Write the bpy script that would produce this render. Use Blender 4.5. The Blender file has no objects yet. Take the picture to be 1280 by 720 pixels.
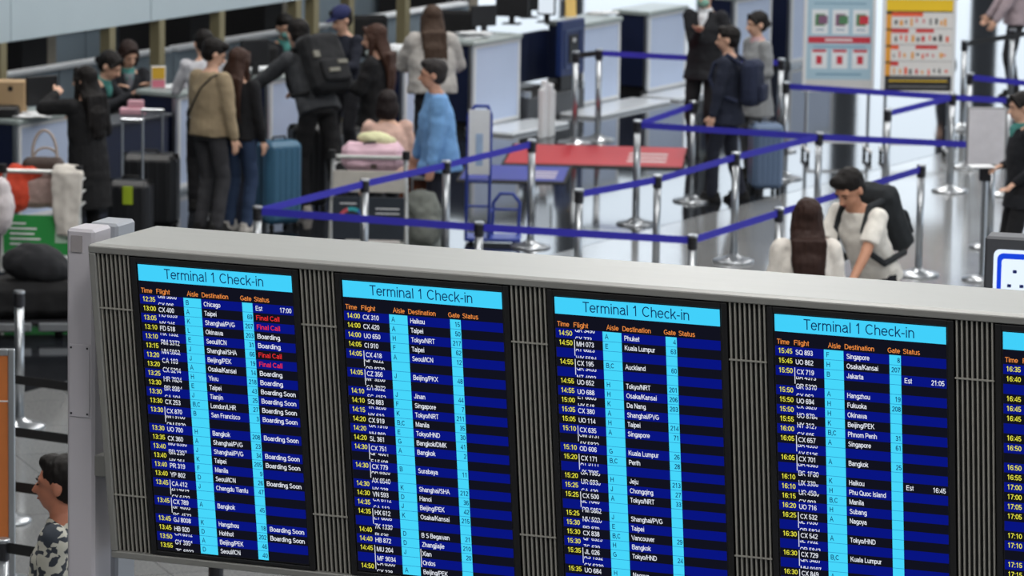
import bpy, bmesh, math, random
from mathutils import Vector, Matrix, noise
random.seed(7)
PI = math.pi
scene = bpy.context.scene
C = scene.collection

# ------------------------------------------------------------------ camera
FPX, PITCH, ROLL, HC = 5500.0, math.radians(9.447), 0.0153, 5.94
fw = Vector((0, math.cos(PITCH), -math.sin(PITCH))); rt = Vector((1, 0, 0)); up = rt.cross(fw)
RR = rt*math.cos(ROLL)+up*math.sin(ROLL); UU = up*math.cos(ROLL)-rt*math.sin(ROLL)
cam = bpy.data.cameras.new('camera'); cam_o = bpy.data.objects.new('camera', cam); C.objects.link(cam_o)
M = Matrix.Identity(4)
for i in range(3):
    M[i][0] = RR[i]; M[i][1] = UU[i]; M[i][2] = -fw[i]
M[2][3] = HC
cam_o.matrix_world = M
cam.sensor_width = 36.0; cam.lens = 36.0*FPX/1280.0
cam.clip_start = 0.5; cam.clip_end = 400
cam.dof.use_dof = True; cam.dof.focus_distance = 17.35; cam.dof.aperture_fstop = 6.0
scene.camera = cam_o

def lin(c):
    c = c/255.0
    return c/12.92 if c <= 0.04045 else ((c+0.055)/1.055)**2.4
def rgb(t): return (lin(t[0]), lin(t[1]), lin(t[2]), 1)

# ------------------------------------------------------------------ world, lights, exposure
w = bpy.data.worlds.new('world'); scene.world = w; w.use_nodes = True
w.node_tree.nodes['Background'].inputs[0].default_value = (0.80, 0.90, 1.0, 1)
w.node_tree.nodes['Background'].inputs[1].default_value = 1.9
def area(name, loc, sx, sy, power, col=(1, 0.99, 0.98)):
    l = bpy.data.lights.new(name, 'AREA'); l.shape = 'RECTANGLE'; l.size = sx; l.size_y = sy; l.energy = power; l.color = col
    o = bpy.data.objects.new(name, l); C.objects.link(o); o.location = loc
    return o
for ix, x in enumerate((-6, 2, 10)):
    for y in (8, 24, 40, 56):
        area('ceiling_lamp_light', (x, y, 11.6), 1.2, 9, 540 if x > -4 else 330)
scene.view_settings.view_transform = 'Standard'
scene.view_settings.look = 'None'
scene.view_settings.exposure = 0.0
scene.view_settings.gamma = 1.0
scene.view_settings.use_curve_mapping = False

# ------------------------------------------------------------------ helpers
def at(x, y, h=0.0):
    d = fw+RR*((x-640)/FPX)+UU*((360-y)/FPX)
    t = (h-HC)/d.z
    return Vector((0, 0, HC))+d*t
MATS = {}
def mat(name, col, rough=0.6, metal=0.0, var=0.12, scale=14.0, bump=0.0, coat=0.0, stretch=(1, 1, 1), emit=None, alpha=1.0, trans=0.0):
    if name in MATS: return MATS[name]
    m = bpy.data.materials.new(name); m.use_nodes = True; nt = m.node_tree
    b = nt.nodes['Principled BSDF']; c = rgb(col)
    b.inputs['Roughness'].default_value = rough; b.inputs['Metallic'].default_value = metal
    if 'hair' in name: b.inputs['Specular IOR Level'].default_value = 0.25
    b.inputs['Coat Weight'].default_value = coat
    tc = nt.nodes.new('ShaderNodeTexCoord'); mp = nt.nodes.new('ShaderNodeMapping'); mp.inputs['Scale'].default_value = stretch
    nz = nt.nodes.new('ShaderNodeTexNoise'); nz.inputs['Scale'].default_value = scale; nz.inputs['Detail'].default_value = 4
    nt.links.new(tc.outputs['Object'], mp.inputs['Vector']); nt.links.new(mp.outputs[0], nz.inputs['Vector'])
    mx = nt.nodes.new('ShaderNodeMix'); mx.data_type = 'RGBA'
    mx.inputs[6].default_value = (c[0]*(1-var), c[1]*(1-var), c[2]*(1-var), 1)
    mx.inputs[7].default_value = (min(1, c[0]*(1+var)), min(1, c[1]*(1+var)), min(1, c[2]*(1+var)), 1)
    nt.links.new(nz.outputs['Fac'], mx.inputs[0]); nt.links.new(mx.outputs[2], b.inputs['Base Color'])
    if bump:
        bp = nt.nodes.new('ShaderNodeBump'); bp.inputs['Strength'].default_value = bump; bp.inputs['Distance'].default_value = 0.01
        nt.links.new(nz.outputs['Fac'], bp.inputs['Height']); nt.links.new(bp.outputs[0], b.inputs['Normal'])
    if emit:
        b.inputs['Emission Color'].default_value = c; b.inputs['Emission Strength'].default_value = emit
    if trans:
        b.inputs['Transmission Weight'].default_value = trans
    MATS[name] = m
    return m
def glow(name, col, s=1.0):
    if name in MATS: return MATS[name]
    m = bpy.data.materials.new(name); m.use_nodes = True; nt = m.node_tree
    nt.nodes.remove(nt.nodes['Principled BSDF'])
    e = nt.nodes.new('ShaderNodeEmission'); e.inputs[0].default_value = rgb(col); e.inputs[1].default_value = s
    nt.links.new(e.outputs[0], nt.nodes['Material Output'].inputs[0])
    MATS[name] = m
    return m
def cloth(col, var=0.18): return mat('cloth_%d_%d_%d' % col, col, 0.9, 0, var, 22, 0.35)

class MB:
    def __init__(s, T=None): s.v = []; s.f = []; s.m = []; s.T = T or Matrix.Identity(4); s.cur = 0
    def add(s, vs, fs):
        n = len(s.v)
        s.v += [s.T @ Vector(p) for p in vs]
        s.f += [tuple(i+n for i in f) for f in fs]; s.m += [s.cur]*len(fs)
        return s
    def box(s, a, b, ch=0.0):
        x0, y0, z0 = a; x1, y1, z1 = b
        if x0 > x1: x0, x1 = x1, x0
        if y0 > y1: y0, y1 = y1, y0
        if z0 > z1: z0, z1 = z1, z0
        if ch <= 0:
            vs = [(x, y, z) for z in (z0, z1) for y in (y0, y1) for x in (x0, x1)]
            return s.add(vs, [(0, 2, 3, 1), (4, 5, 7, 6), (0, 1, 5, 4), (2, 6, 7, 3), (0, 4, 6, 2), (1, 3, 7, 5)])
        ch = min(ch, (x1-x0)/2.01, (y1-y0)/2.01, (z1-z0)/2.01)
        vs = []; idx = {}
        for ix, x in enumerate((x0, x1)):
            for iy, y in enumerate((y0, y1)):
                for iz, z in enumerate((z0, z1)):
                    sx = 1 if ix == 0 else -1; sy = 1 if iy == 0 else -1; sz = 1 if iz == 0 else -1
                    for a, p in enumerate(((x, y+sy*ch, z+sz*ch), (x+sx*ch, y, z+sz*ch), (x+sx*ch, y+sy*ch, z))):
                        idx[(ix, iy, iz, a)] = len(vs); vs.append(p)
        g = lambda *k: idx[k]
        fs = []
        for i in (0, 1):
            fs.append((g(i,0,0,0), g(i,1,0,0), g(i,1,1,0), g(i,0,1,0)))
            fs.append((g(0,i,0,1), g(1,i,0,1), g(1,i,1,1), g(0,i,1,1)))
            fs.append((g(0,0,i,2), g(1,0,i,2), g(1,1,i,2), g(0,1,i,2)))
            for j in (0, 1):
                fs.append((g(i,j,0,0), g(i,j,1,0), g(i,j,1,1), g(i,j,0,1)))
                fs.append((g(i,0,j,0), g(i,1,j,0), g(i,1,j,2), g(i,0,j,2)))
                fs.append((g(0,i,j,1), g(1,i,j,1), g(1,i,j,2), g(0,i,j,2)))
                for k in (0, 1): fs.append((g(i,j,k,0), g(i,j,k,1), g(i,j,k,2)))
        return s.add(vs, fs)
    def quad(s, a, b, c, d): return s.add([a, b, c, d], [(0, 1, 2, 3)])
    def prism(s, pts, x0, x1):       # polygon in local yz extruded along x
        n = len(pts)
        vs = [(x0, p[0], p[1]) for p in pts]+[(x1, p[0], p[1]) for p in pts]
        fs = [tuple(range(n)), tuple(range(2*n-1, n-1, -1))]+[(i, (i+1) % n, n+(i+1) % n, n+i) for i in range(n)]
        return s.add(vs, fs)
    def loft(s, rings, cap=True):    # rings: lists of equal numbers of points
        n = len(rings[0]); vs = [p for r in rings for p in r]; fs = []
        for k in range(len(rings)-1):
            for i in range(n):
                a = k*n+i; b = k*n+(i+1) % n
                fs.append((a, b, b+n, a+n))
        if cap: fs += [tuple(range(n-1, -1, -1)), tuple(range((len(rings)-1)*n, len(rings)*n))]
        return s.add(vs, fs)
    def tube(s, p, q, r1, r2=None, n=12, cap=True, round_=False):
        p = Vector(p); q = Vector(q); r2 = r1 if r2 is None else r2
        d = (q-p); L = d.length or 1e-6; d /= L
        a = d.orthogonal().normalized(); b = d.cross(a)
        st = [(0, r1), (L, r2)]
        if round_:
            st = [(-r1*math.cos(t), r1*math.sin(t)) for t in (0.15, 0.6, 1.1)]+[(0, r1), (L, r2)]+[(L+r2*math.cos(t), r2*math.sin(t)) for t in (1.1, 0.6, 0.15)]
        s.loft([[p+d*z+(a*math.cos(2*PI*i/n)+b*math.sin(2*PI*i/n))*r for i in range(n)] for z, r in st], cap)
        return s
    def path(s, pts, r, n=8):
        for i in range(len(pts)-1): s.tube(pts[i], pts[i+1], r, r, n, True, True)
        return s
    def ell(s, c, r, R=None, n=16, m=10):
        c = Vector(c); R = R or Matrix.Identity(3); rings = []
        for j in range(m+1):
            t = 0.06+(PI-0.12)*j/m
            rings.append([c+R @ Vector((r[0]*math.sin(t)*math.cos(2*PI*i/n), r[1]*math.sin(t)*math.sin(2*PI*i/n), -r[2]*math.cos(t))) for i in range(n)])
        return s.loft(rings)
    def lathe(s, prof, c=(0, 0, 0), n=24):
        return s.loft([[(c[0]+r*math.cos(2*PI*i/n), c[1]+r*math.sin(2*PI*i/n), c[2]+z) for i in range(n)] for r, z in prof])
    def mesh(s, name, mats, smooth=False):
        me = bpy.data.meshes.new(name); me.from_pydata(s.v, [], s.f)
        for m in (mats if isinstance(mats, (list, tuple)) else [mats]): me.materials.append(m)
        me.polygons.foreach_set('material_index', s.m)
        bm = bmesh.new(); bm.from_mesh(me); bmesh.ops.recalc_face_normals(bm, faces=bm.faces[:]); bm.to_mesh(me); bm.free()
        if smooth: me.polygons.foreach_set('use_smooth', [True]*len(me.polygons))
        me.update(); return me
    def build(s, name, mats, parent=None, smooth=False, loc=None, rz=0.0):
        o = bpy.data.objects.new(name, s.mesh(name, mats, smooth)); C.objects.link(o)
        if parent is not None: o.parent = parent
        if loc is not None: o.location = loc
        o.rotation_euler.z = rz
        return o
def tag(o, label, cat, group=None, kind=None):
    if label: o['label'] = label
    if cat: o['category'] = cat
    if group: o['group'] = group
    if kind: o['kind'] = kind
    return o
def thing(name, label, cat, loc=(0, 0, 0), rz=0.0, group=None):
    o = bpy.data.objects.new(name, None); C.objects.link(o); o.location = loc; o.rotation_euler.z = rz
    o.empty_display_size = 0.1
    return tag(o, label, cat, group)
def struct(o): o['kind'] = 'structure'; return o
def copy_tree(o, parent=None):
    c = o.copy(); C.objects.link(c); c.parent = parent
    for ch in list(o.children): copy_tree(ch, c)
    return c
def remesh(mb, vox, name, m, smooth=2, disp=None):
    me = mb.mesh('tmp', m)
    o = bpy.data.objects.new('tmp', me); C.objects.link(o)
    r = o.modifiers.new('r', 'REMESH'); r.mode = 'VOXEL'; r.voxel_size = vox; r.use_smooth_shade = True
    if smooth:
        q = o.modifiers.new('s', 'SMOOTH'); q.factor = 0.5; q.iterations = smooth
    dg = bpy.context.evaluated_depsgraph_get()
    out = bpy.data.meshes.new_from_object(o.evaluated_get(dg)); out.name = name
    bpy.data.objects.remove(o); bpy.data.meshes.remove(me)
    if disp:
        ns = [v.normal.copy() for v in out.vertices]
        for v, nn in zip(out.vertices, ns): v.co += nn*disp(v.co)
    out.materials.clear(); out.materials.append(m)
    return out
def link(name, me, parent):
    o = bpy.data.objects.new(name, me); C.objects.link(o); o.parent = parent
    return o

# ------------------------------------------------------------------ shared materials
M_ALU = mat('grey_painted_metal', (160, 162, 160), 0.45, 0.0, 0.05, 3, 0.05, stretch=(1, 6, 6))
M_RAIL = mat('grey_frame_metal', (140, 140, 137), 0.45, 0.2, 0.05, 4)
M_POST = mat('lilac_grey_post_paint', (190, 187, 194), 0.5, 0.0, 0.03, 3)
M_POST_SHADE = mat('shaded_post_paint', (158, 163, 171), 0.5, 0.0, 0.03, 3)  # shade and reflection on the rear post put into its paint colour
M_FIN = mat('grille_fin', (165, 163, 156), 0.5, 0.3, 0.05)
M_DARK = mat('black_plastic', (16, 16, 19), 0.5, 0, 0.1)
M_MESH = mat('dark_grille_mesh', (15, 15, 15), 0.95, 0, 0.4, 300)
M_BLACK = mat('soft_black', (13, 13, 16), 0.85, 0, 0.2)
M_STEEL = mat('brushed_steel', (178, 182, 186), 0.28, 0.9, 0.08, 8, 0, stretch=(1, 1, 0.1))
M_STEELD = mat('dark_steel_head', (58, 58, 62), 0.35, 0.7, 0.05)
M_BELT = mat('blue_belt', (50, 46, 178), 0.7, 0, 0.1, 9, 0.1)
M_BELTK = mat('black_belt', (24, 24, 26), 0.7, 0, 0.1)
M_NAVY = mat('navy_laminate', (16, 26, 56), 0.45, 0, 0.12, 5)
M_WHITE = mat('white_paint', (222, 224, 226), 0.5, 0, 0.04)
M_GLASSP = mat('frosted_blue_panel', (188, 202, 228), 0.35, 0, 0.07, 2)
M_TOP = mat('grey_green_worktop', (150, 160, 158), 0.3, 0, 0.06, 6)
M_OLIVE = mat('olive_bronze_post', (142, 134, 104), 0.5, 0.2, 0.05)
M_SKIN = mat('skin', (214, 170, 145), 0.55, 0, 0.06, 9)
M_HAIRB = mat('black_hair', (20, 16, 15), 0.62, 0, 0.3, 60, 0.3, stretch=(1, 1, 0.1))
M_HAIRR = mat('brown_hair', (72, 42, 30), 0.45, 0, 0.5, 60, 0.4, stretch=(1, 1, 0.1))
M_RUB = mat('black_rubber', (20, 20, 20), 0.8, 0, 0.1)
M_PAPER = mat('white_paper', (232, 234, 236), 0.6, 0, 0.03)
M_LIP = mat('lip', (150, 80, 74), 0.5)

# ------------------------------------------------------------------ the hall
def floor_material():
    m = bpy.data.materials.new('polished_granite_floor'); m.use_nodes = True; nt = m.node_tree; b = nt.nodes['Principled BSDF']
    tc = nt.nodes.new('ShaderNodeTexCoord'); mp = nt.nodes.new('ShaderNodeMapping'); mp.inputs['Rotation'].default_value = (0, 0, math.radians(-21))
    nt.links.new(tc.outputs['Object'], mp.inputs[0])
    n1 = nt.nodes.new('ShaderNodeTexNoise'); n1.inputs['Scale'].default_value = 60; n1.inputs['Detail'].default_value = 6
    n2 = nt.nodes.new('ShaderNodeTexNoise'); n2.inputs['Scale'].default_value = 0.7
    br = nt.nodes.new('ShaderNodeTexBrick'); br.offset = 0; br.inputs['Scale'].default_value = 1.0
    br.inputs['Brick Width'].default_value = 0.9; br.inputs['Row Height'].default_value = 0.9; br.inputs['Mortar Size'].default_value = 0.006
    br.inputs['Color1'].default_value = (1, 1, 1, 1); br.inputs['Color2'].default_value = (0.93, 0.93, 0.93, 1); br.inputs['Mortar'].default_value = (0.62, 0.62, 0.62, 1)
    nt.links.new(mp.outputs[0], br.inputs['Vector']); nt.links.new(tc.outputs['Object'], n1.inputs['Vector']); nt.links.new(tc.outputs['Object'], n2.inputs['Vector'])
    cr = nt.nodes.new('ShaderNodeValToRGB'); cr.color_ramp.elements[0].color = (0.16, 0.165, 0.17, 1); cr.color_ramp.elements[1].color = (0.28, 0.285, 0.285, 1)
    cr.color_ramp.elements[0].position = 0.3; cr.color_ramp.elements[1].position = 0.7
    nt.links.new(n1.outputs['Fac'], cr.inputs[0])
    mx = nt.nodes.new('ShaderNodeMix'); mx.data_type = 'RGBA'; mx.blend_type = 'MULTIPLY'; mx.inputs[0].default_value = 1
    nt.links.new(cr.outputs[0], mx.inputs[6]); nt.links.new(br.outputs['Color'], mx.inputs[7]); nt.links.new(mx.outputs[2], b.inputs['Base Color'])
    mr = nt.nodes.new('ShaderNodeMapRange'); mr.inputs['To Min'].default_value = 0.08; mr.inputs['To Max'].default_value = 0.16
    nt.links.new(n2.outputs['Fac'], mr.inputs[0]); nt.links.new(mr.outputs[0], b.inputs['Roughness'])
    b.inputs['IOR'].default_value = 1.6
    return m
struct(MB().box((-45, -12, -0.3), (60, 92, 0)).build('floor', floor_material()))
ap = MB(Matrix.Translation(at(590, 165)) @ Matrix.Rotation(math.radians(60.2), 4, 'Z')); ap.box((-60, -4.7, -0.01), (60, 6, 0.002))
struct(ap.build('floor_dark_apron', mat('black_polished_granite', (30, 32, 36), 0.06, 0, 0.35, 40)))
struct(MB().box((-45, -12, 12), (60, 80, 12.3)).build('ceiling', mat('ceiling_paint', (200, 205, 210), 0.8, 0, 0.03)))
M_LAMP = glow('lamp_tube', (255, 250, 240), 6.0)
for x in (-6, 2, 10):
    for y in (8, 24, 40, 56):
        lm = thing('ceiling_lamp', 'long white strip lamp hung under the hall ceiling', 'lamp', (x, y, 11.7), 0, 'strip lamps under the hall ceiling')
        MB().box((-0.65, -4.6, 0), (0.65, 4.6, 0.3)).build('lamp_housing', M_WHITE, lm)
        MB().box((-0.6, -4.5, -0.02), (0.6, 4.5, 0)).build('lamp_diffuser', M_LAMP, lm)

# counter frame: x along the counters, y behind them, origin on the floor line of their fronts
CA = math.radians(60.2); L0 = at(590, 165)
CM = Matrix.Translation(L0) @ Matrix.Rotation(CA, 4, 'Z')
cu = Vector((math.cos(CA), math.sin(CA), 0)); cn = Vector((-math.sin(CA), math.cos(CA), 0))
def cw(t, o, z=0): return L0+cu*t+cn*o+Vector((0, 0, z))
# dark back wall behind the baggage conveyor, built tall to block the sky
wl = MB(CM); wl.box((-40, 4.6, 0), (6.0, 5.0, 12)); struct(wl.build('wall_back', mat('dark_wall', (30, 32, 36), 0.8, 0, 0.1, 3)))
wl = MB(); wl.box((-30.4, -12, 0), (-30, 40, 12)); struct(wl.build('wall_left_blocker', mat('grey_wall', (96, 98, 102), 0.8, 0, 0.05, 2)))  # unseen wall added to block the sky and darken the left side
wl = MB(); wl.box((-30, -12.4, 0), (60, -12, 12)); struct(wl.build('wall_front_bounce', mat('bounce_white', (205, 207, 210), 0.8, 0, 0.05, 2)))  # unseen wall added to shut out sky light, whitened to bounce light forward
# glazed far wall: mullions, low sill and transoms
gw = MB(); gw.box((-4, 79.6, 0), (60, 80, 0.25)); gw.box((-4, 79.6, 11.2), (60, 80, 12)); struct(gw.build('trim_1', mat('window_sill', (70, 74, 80), 0.6)))
for k in range(26):
    x = -4+k*2.5
    mu = MB(); mu.box((x-0.22, 79.5, 0.25), (x+0.22, 79.9, 11.2)); struct(mu.build('trim_2', mat('mullion', (60, 64, 70), 0.6)))

# ------------------------------------------------------------------ the flight board
BO = Vector((-1.53046, 17.74038, 0)); BYAW = -0.36327; TILT = 0.16161; BZ = 3.06399
board = thing('flight_information_board', 'long grey housing with tall blue check-in flight screens, standing across the foreground', 'flight board', BO, BYAW)
FM = Matrix(((1, 0, 0, 0), (0, -math.sin(TILT), -math.cos(TILT), 0), (0, math.cos(TILT), -math.sin(TILT), BZ), (0, 0, 0, 1)))
def fpt(v, w_): p = FM @ Vector((0, -v, w_)); return (p.y, p.z)
U0, U1 = -0.216, 4.62
A_ = fpt(-0.066, -0.03); D_ = fpt(1.305, -0.03)
hs = MB(); hs.prism([A_, (A_[0]+0.60, A_[1]-0.01), (A_[0]+0.60, A_[1]-0.35), (D_[0]+0.42, D_[1]+0.05), (D_[0]+0.30, D_[1]), D_], U0+0.004, U1-0.004)
ho = hs.build('housing', M_ALU, board)
bv = ho.modifiers.new('b', 'BEVEL'); bv.width = 0.006; bv.segments = 2
def rail(name, u0, v0, u1, v1, w0=-0.03, w1=0.012, m=M_RAIL, ch=0.004):
    b = MB(FM); b.box((u0, -v1, w0), (u1, -v0, w1), ch); return b.build(name, m, board)
rail('frame_rail', U0, -0.066, U1, -0.036)
rail('frame_rail', U0, 1.276, U1, 1.306)
rail('frame_rail', U0, -0.036, U0+0.03, 1.276)
rail('frame_rail', U1-0.03, -0.036, U1, 1.276)
rail('back_panel', U0+0.03, -0.036, U1-0.03, 1.276, -0.03, -0.02, M_DARK, 0)
# screens
G_BG = glow('screen_black', (17, 18, 30)); G_BAND = glow('screen_blue', (8, 20, 128)); G_CY = glow('screen_cyan', (70, 214, 250)); G_HD = glow('screen_header', (66, 208, 250))
G_LN = glow('screen_row_line', (30, 110, 170))
G_TXD = glow('screen_dark_text', (10, 44, 92)); G_TXW = glow('screen_white_text', (236, 240, 250)); G_TXY = glow('screen_yellow_text', (240, 236, 70))
G_TXR = glow('screen_red_text', (240, 48, 48)); G_TXO = glow('screen_orange_text', (236, 140, 66))
# a plain upright sans drawn from strokes; cap height 1, x height .74
def arc(cx, cy, rx, ry, a0, a1, n=None):
    n = n or max(3, int(abs(a1-a0)/26)); return [(cx+rx*math.cos(math.radians(a0+(a1-a0)*i/n)), cy+ry*math.sin(math.radians(a0+(a1-a0)*i/n))) for i in range(n+1)]
def font(h):
    B, T, X = h, 1-h, .74-h; xm = X/2+h/2; G = {}
    def g(c, adv, *st): G[c] = (adv, st)
    g('A', .82, [(.05, 0), (.41, 1), (.77, 0)], [(.17, .36), (.65, .36)])
    g('B', .80, [(.12, T), (.46, T)]+arc(.46, (T+.53)/2, .20, (T-.53)/2, 90, -90)+[(.12, .53)], [(.46, .53)]+arc(.47, (.53+B)/2, .23, (.53-B)/2, 90, -90)+[(.12, B)], [(.12, 0), (.12, 1)])
    g('C', .84, arc(.43, .5, .35, .5-h, 42, 318))
    g('D', .84, [(.12, T), (.38, T)]+arc(.40, .5, .35, .5-h, 90, -90)+[(.12, B)], [(.12, 0), (.12, 1)])
    g('E', .76, [(.68, T), (.12, T)], [(.63, .53), (.12, .53)], [(.70, B), (.12, B)], [(.12, 0), (.12, 1)])
    g('F', .70, [(.65, T), (.12, T)], [(.58, .52), (.12, .52)], [(.12, 0), (.12, 1)])
    g('G', .88, arc(.43, .5, .36, .5-h, 45, 300)+[(.77, .20), (.77, .47)], [(.46, .45), (.83, .45)])
    g('H', .84, [(.12, 0), (.12, 1)], [(.72, 0), (.72, 1)], [(.12, .54), (.72, .54)])
    g('I', .28, [(.14, 0), (.14, 1)])
    g('J', .60, [(.46, 1)]+arc(.26, .28, .20, .28-h, 0, -180)+[(.06, .36)])
    g('K', .80, [(.12, 0), (.12, 1)], [(.70, 1), (.14, .38)], [(.32, .56), (.74, 0)])
    g('L', .66, [(.12, 1), (.12, B), (.62, B)])
    g('M', .98, [(.12, 0), (.12, 1)], [(.86, 0), (.86, 1)], [(.14, 1), (.49, .05), (.84, 1)])
    g('N', .84, [(.12, 0), (.12, 1)], [(.72, 0), (.72, 1)], [(.13, .97), (.71, .03)])
    g('O', .90, arc(.45, .5, .37, .5-h, 0, 360))
    g('P', .78, [(.12, T), (.44, T)]+arc(.46, (T+.45)/2, .23, (T-.45)/2, 90, -90)+[(.12, .45)], [(.12, 0), (.12, 1)])
    g('Q', .90, arc(.45, .5, .37, .5-h, 0, 360), [(.52, .25), (.84, -.02)])
    g('R', .84, [(.12, T), (.48, T)]+arc(.50, (T+.50)/2, .22, (T-.50)/2, 90, -90)+[(.12, .50)], [(.12, 0), (.12, 1)], [(.44, .50), (.76, 0)])
    g('S', .78, arc(.40, .74, .26, .26-h, 30, 235)+arc(.39, .28, .29, .28-h, 75, -160))
    g('T', .70, [(.04, T), (.68, T)], [(.36, 0), (.36, 1)])
    g('U', .84, [(.12, 1)]+arc(.42, .34, .30, .34-h, 180, 360)+[(.72, 1)])
    g('V', .78, [(.04, 1), (.39, 0), (.74, 1)])
    g('W', 1.10, [(.04, 1), (.29, 0), (.55, .96), (.81, 0), (1.06, 1)])
    g('X', .78, [(.06, 1), (.72, 0)], [(.72, 1), (.06, 0)])
    g('Y', .78, [(.04, 1), (.39, .44), (.74, 1)], [(.39, .46), (.39, 0)])
    g('Z', .74, [(.08, T), (.66, T), (.08, B), (.68, B)])
    g('0', .65, arc(.325, .5, .24, .5-h, 0, 360)); g('1', .65, [(.13, .76), (.24, .82), (.37, 1)], [(.36, 0), (.36, 1)])
    g('2', .65, arc(.32, .72, .23, .28-h, 170, -30)+[(.08, B), (.57, B)]); g('3', .65, arc(.31, .75, .21, .25-h, 160, -80)+[(.28, .53)], [(.28, .53)]+arc(.32, .27, .23, .27-h, 90, -165))
    g('4', .65, [(.46, 0), (.46, .97), (.06, .27), (.60, .27)]); g('5', .65, [(.54, T), (.16, T), (.11, .52)]+arc(.31, .31, .24, .31-h, 125, -160))
    g('6', .65, arc(.33, .31, .23, .31-h, 170, 530)[:], [(.10, .33), (.10, .5)]+arc(.36, .60, .26, .40-h, 175, 35)); g('7', .65, [(.07, T), (.56, T), (.36, .45), (.24, 0)])
    g('8', .65, arc(.325, .745, .20, .255-h, 0, 360), arc(.325, .28, .24, .28-h, 0, 360)); g('9', .65, arc(.32, .68, .23, .32-h, 0, 360), [(.55, .66), (.55, .5)]+arc(.29, .40, .26, .40-h, -5, -145))
    g(':', .32, [(.16, 0), (.16, 2.2*h)], [(.16, .60), (.16, .60+2.2*h)]); g(',', .32, [(.17, 2*h), (.11, -.14)]); g('/', .34, [(.02, 0), (.32, 1)]); g('-', .40, [(.05, .36), (.36, .36)]); g(' ', .32)
    g('a', .66, arc(.31, X-.16, .20, .16, 160, 0)+[(.52, .10), (.58, 0)], arc(.29, .23, .22, .23-h, 80, 300)+[(.51, .22)], [(.26, .45), (.50, .48)])
    g('b', .66, [(.10, 0), (.10, 1)], arc(.34, .37, .24, .37-h, 0, 360)); g('d', .66, [(.56, 0), (.56, 1)], arc(.32, .37, .24, .37-h, 0, 360))
    g('c', .60, arc(.33, .37, .25, .37-h, 45, 315)); g('e', .66, [(.08, .38), (.56, .38)]+arc(.32, .37, .25, .37-h, 5, 325))
    g('f', .34, [(.15, 0), (.15, .80)]+arc(.27, .80, .12, .20-h, 180, 80), [(.02, X), (.32, X)]); g('g', .66, arc(.32, .38, .24, .36-h, 0, 360), [(.56, .74), (.56, -.05)]+arc(.32, -.04, .24, .20-h*.3, 0, -150))
    g('h', .66, [(.10, 0), (.10, 1)], arc(.32, X-.22, .22, .22, 170, 0)+[(.54, 0)]); g('i', .26, [(.13, 0), (.13, .74)], [(.13, .87), (.13, 1.0)]); g('j', .26, [(.13, .74), (.13, -.10), (.03, -.22)], [(.13, .87), (.13, 1.0)])
    g('k', .60, [(.10, 0), (.10, 1)], [(.52, .74), (.12, .28)], [(.26, .44), (.56, 0)]); g('l', .26, [(.13, 0), (.13, 1)])
    g('m', .98, [(.10, 0), (.10, .74)], arc(.29, X-.20, .19, .20, 170, 0)+[(.48, 0)], arc(.67, X-.20, .19, .20, 170, 0)+[(.86, 0)]); g('n', .66, [(.10, 0), (.10, .74)], arc(.32, X-.22, .22, .22, 170, 0)+[(.54, 0)])
    g('o', .66, arc(.33, .37, .25, .37-h, 0, 360)); g('p', .66, [(.10, -.28), (.10, .74)], arc(.34, .37, .24, .37-h, 0, 360)); g('q', .66, [(.56, -.28), (.56, .74)], arc(.32, .37, .24, .37-h, 0, 360))
    g('r', .40, [(.10, 0), (.10, .74)], arc(.32, X-.22, .22, .22, 175, 85)); g('s', .60, arc(.30, .55, .19, .19-h*.4, 30, 240)+arc(.29, .20, .21, .20-h*.6, 75, -160))
    g('t', .34, [(.14, .94), (.14, .16)]+arc(.25, .15, .11, .15-h, 180, 280), [(.02, X), (.31, X)]); g('u', .66, [(.10, .74)]+arc(.32, .25, .22, .25-h, 180, 350), [(.54, 0), (.54, .74)])
    g('v', .58, [(.04, .74), (.29, 0), (.54, .74)]); g('w', .84, [(.03, .74), (.22, 0), (.42, .70), (.62, 0), (.81, .74)]); g('x', .58, [(.05, .74), (.53, 0)], [(.53, .74), (.05, 0)])
    g('y', .58, [(.04, .74), (.29, .02)], [(.54, .74), (.25, -.16), (.10, -.24)]); g('z', .58, [(.05, X), (.50, X), (.05, B), (.53, B)])
    return G
FONTS = {}; TXC = {}
def glyphs(s, wt):
    if (s, wt) in TXC: return TXC[(s, wt)]
    h = wt/2
    if wt not in FONTS: FONTS[wt] = font(h)
    G = FONTS[wt]; vs = []; fs = []; x = 0
    for ch in s:
        adv, st = G.get(ch, (.5, ()))
        for pl in st:
            n = len(pl); closed = n > 3 and abs(pl[0][0]-pl[-1][0]) < 1e-4 and abs(pl[0][1]-pl[-1][1]) < 1e-4
            base = len(vs)
            for i, (px, py) in enumerate(pl):
                a = pl[i-1] if i else (pl[-2] if closed else None); b = pl[i+1] if i < n-1 else (pl[1] if closed else None)
                d1 = Vector((px-a[0], py-a[1])).normalized() if a else None; d2 = Vector((b[0]-px, b[1]-py)).normalized() if b else None
                d1 = d1 or d2; d2 = d2 or d1
                t = (d1+d2); t = t.normalized() if t.length > .3 else d2; c = max(.5, t.dot(d1)); nx, ny = -t.y*h/c, t.x*h/c
                vs += [(x+px+nx, py+ny), (x+px-nx, py-ny)]
            for i in range(n-1): q = base+2*i; fs.append((q, q+1, q+3, q+2))
        x += adv
    TXC[(s, wt)] = (vs, fs, 0.05, x-0.05)
    return TXC[(s, wt)]
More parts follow.
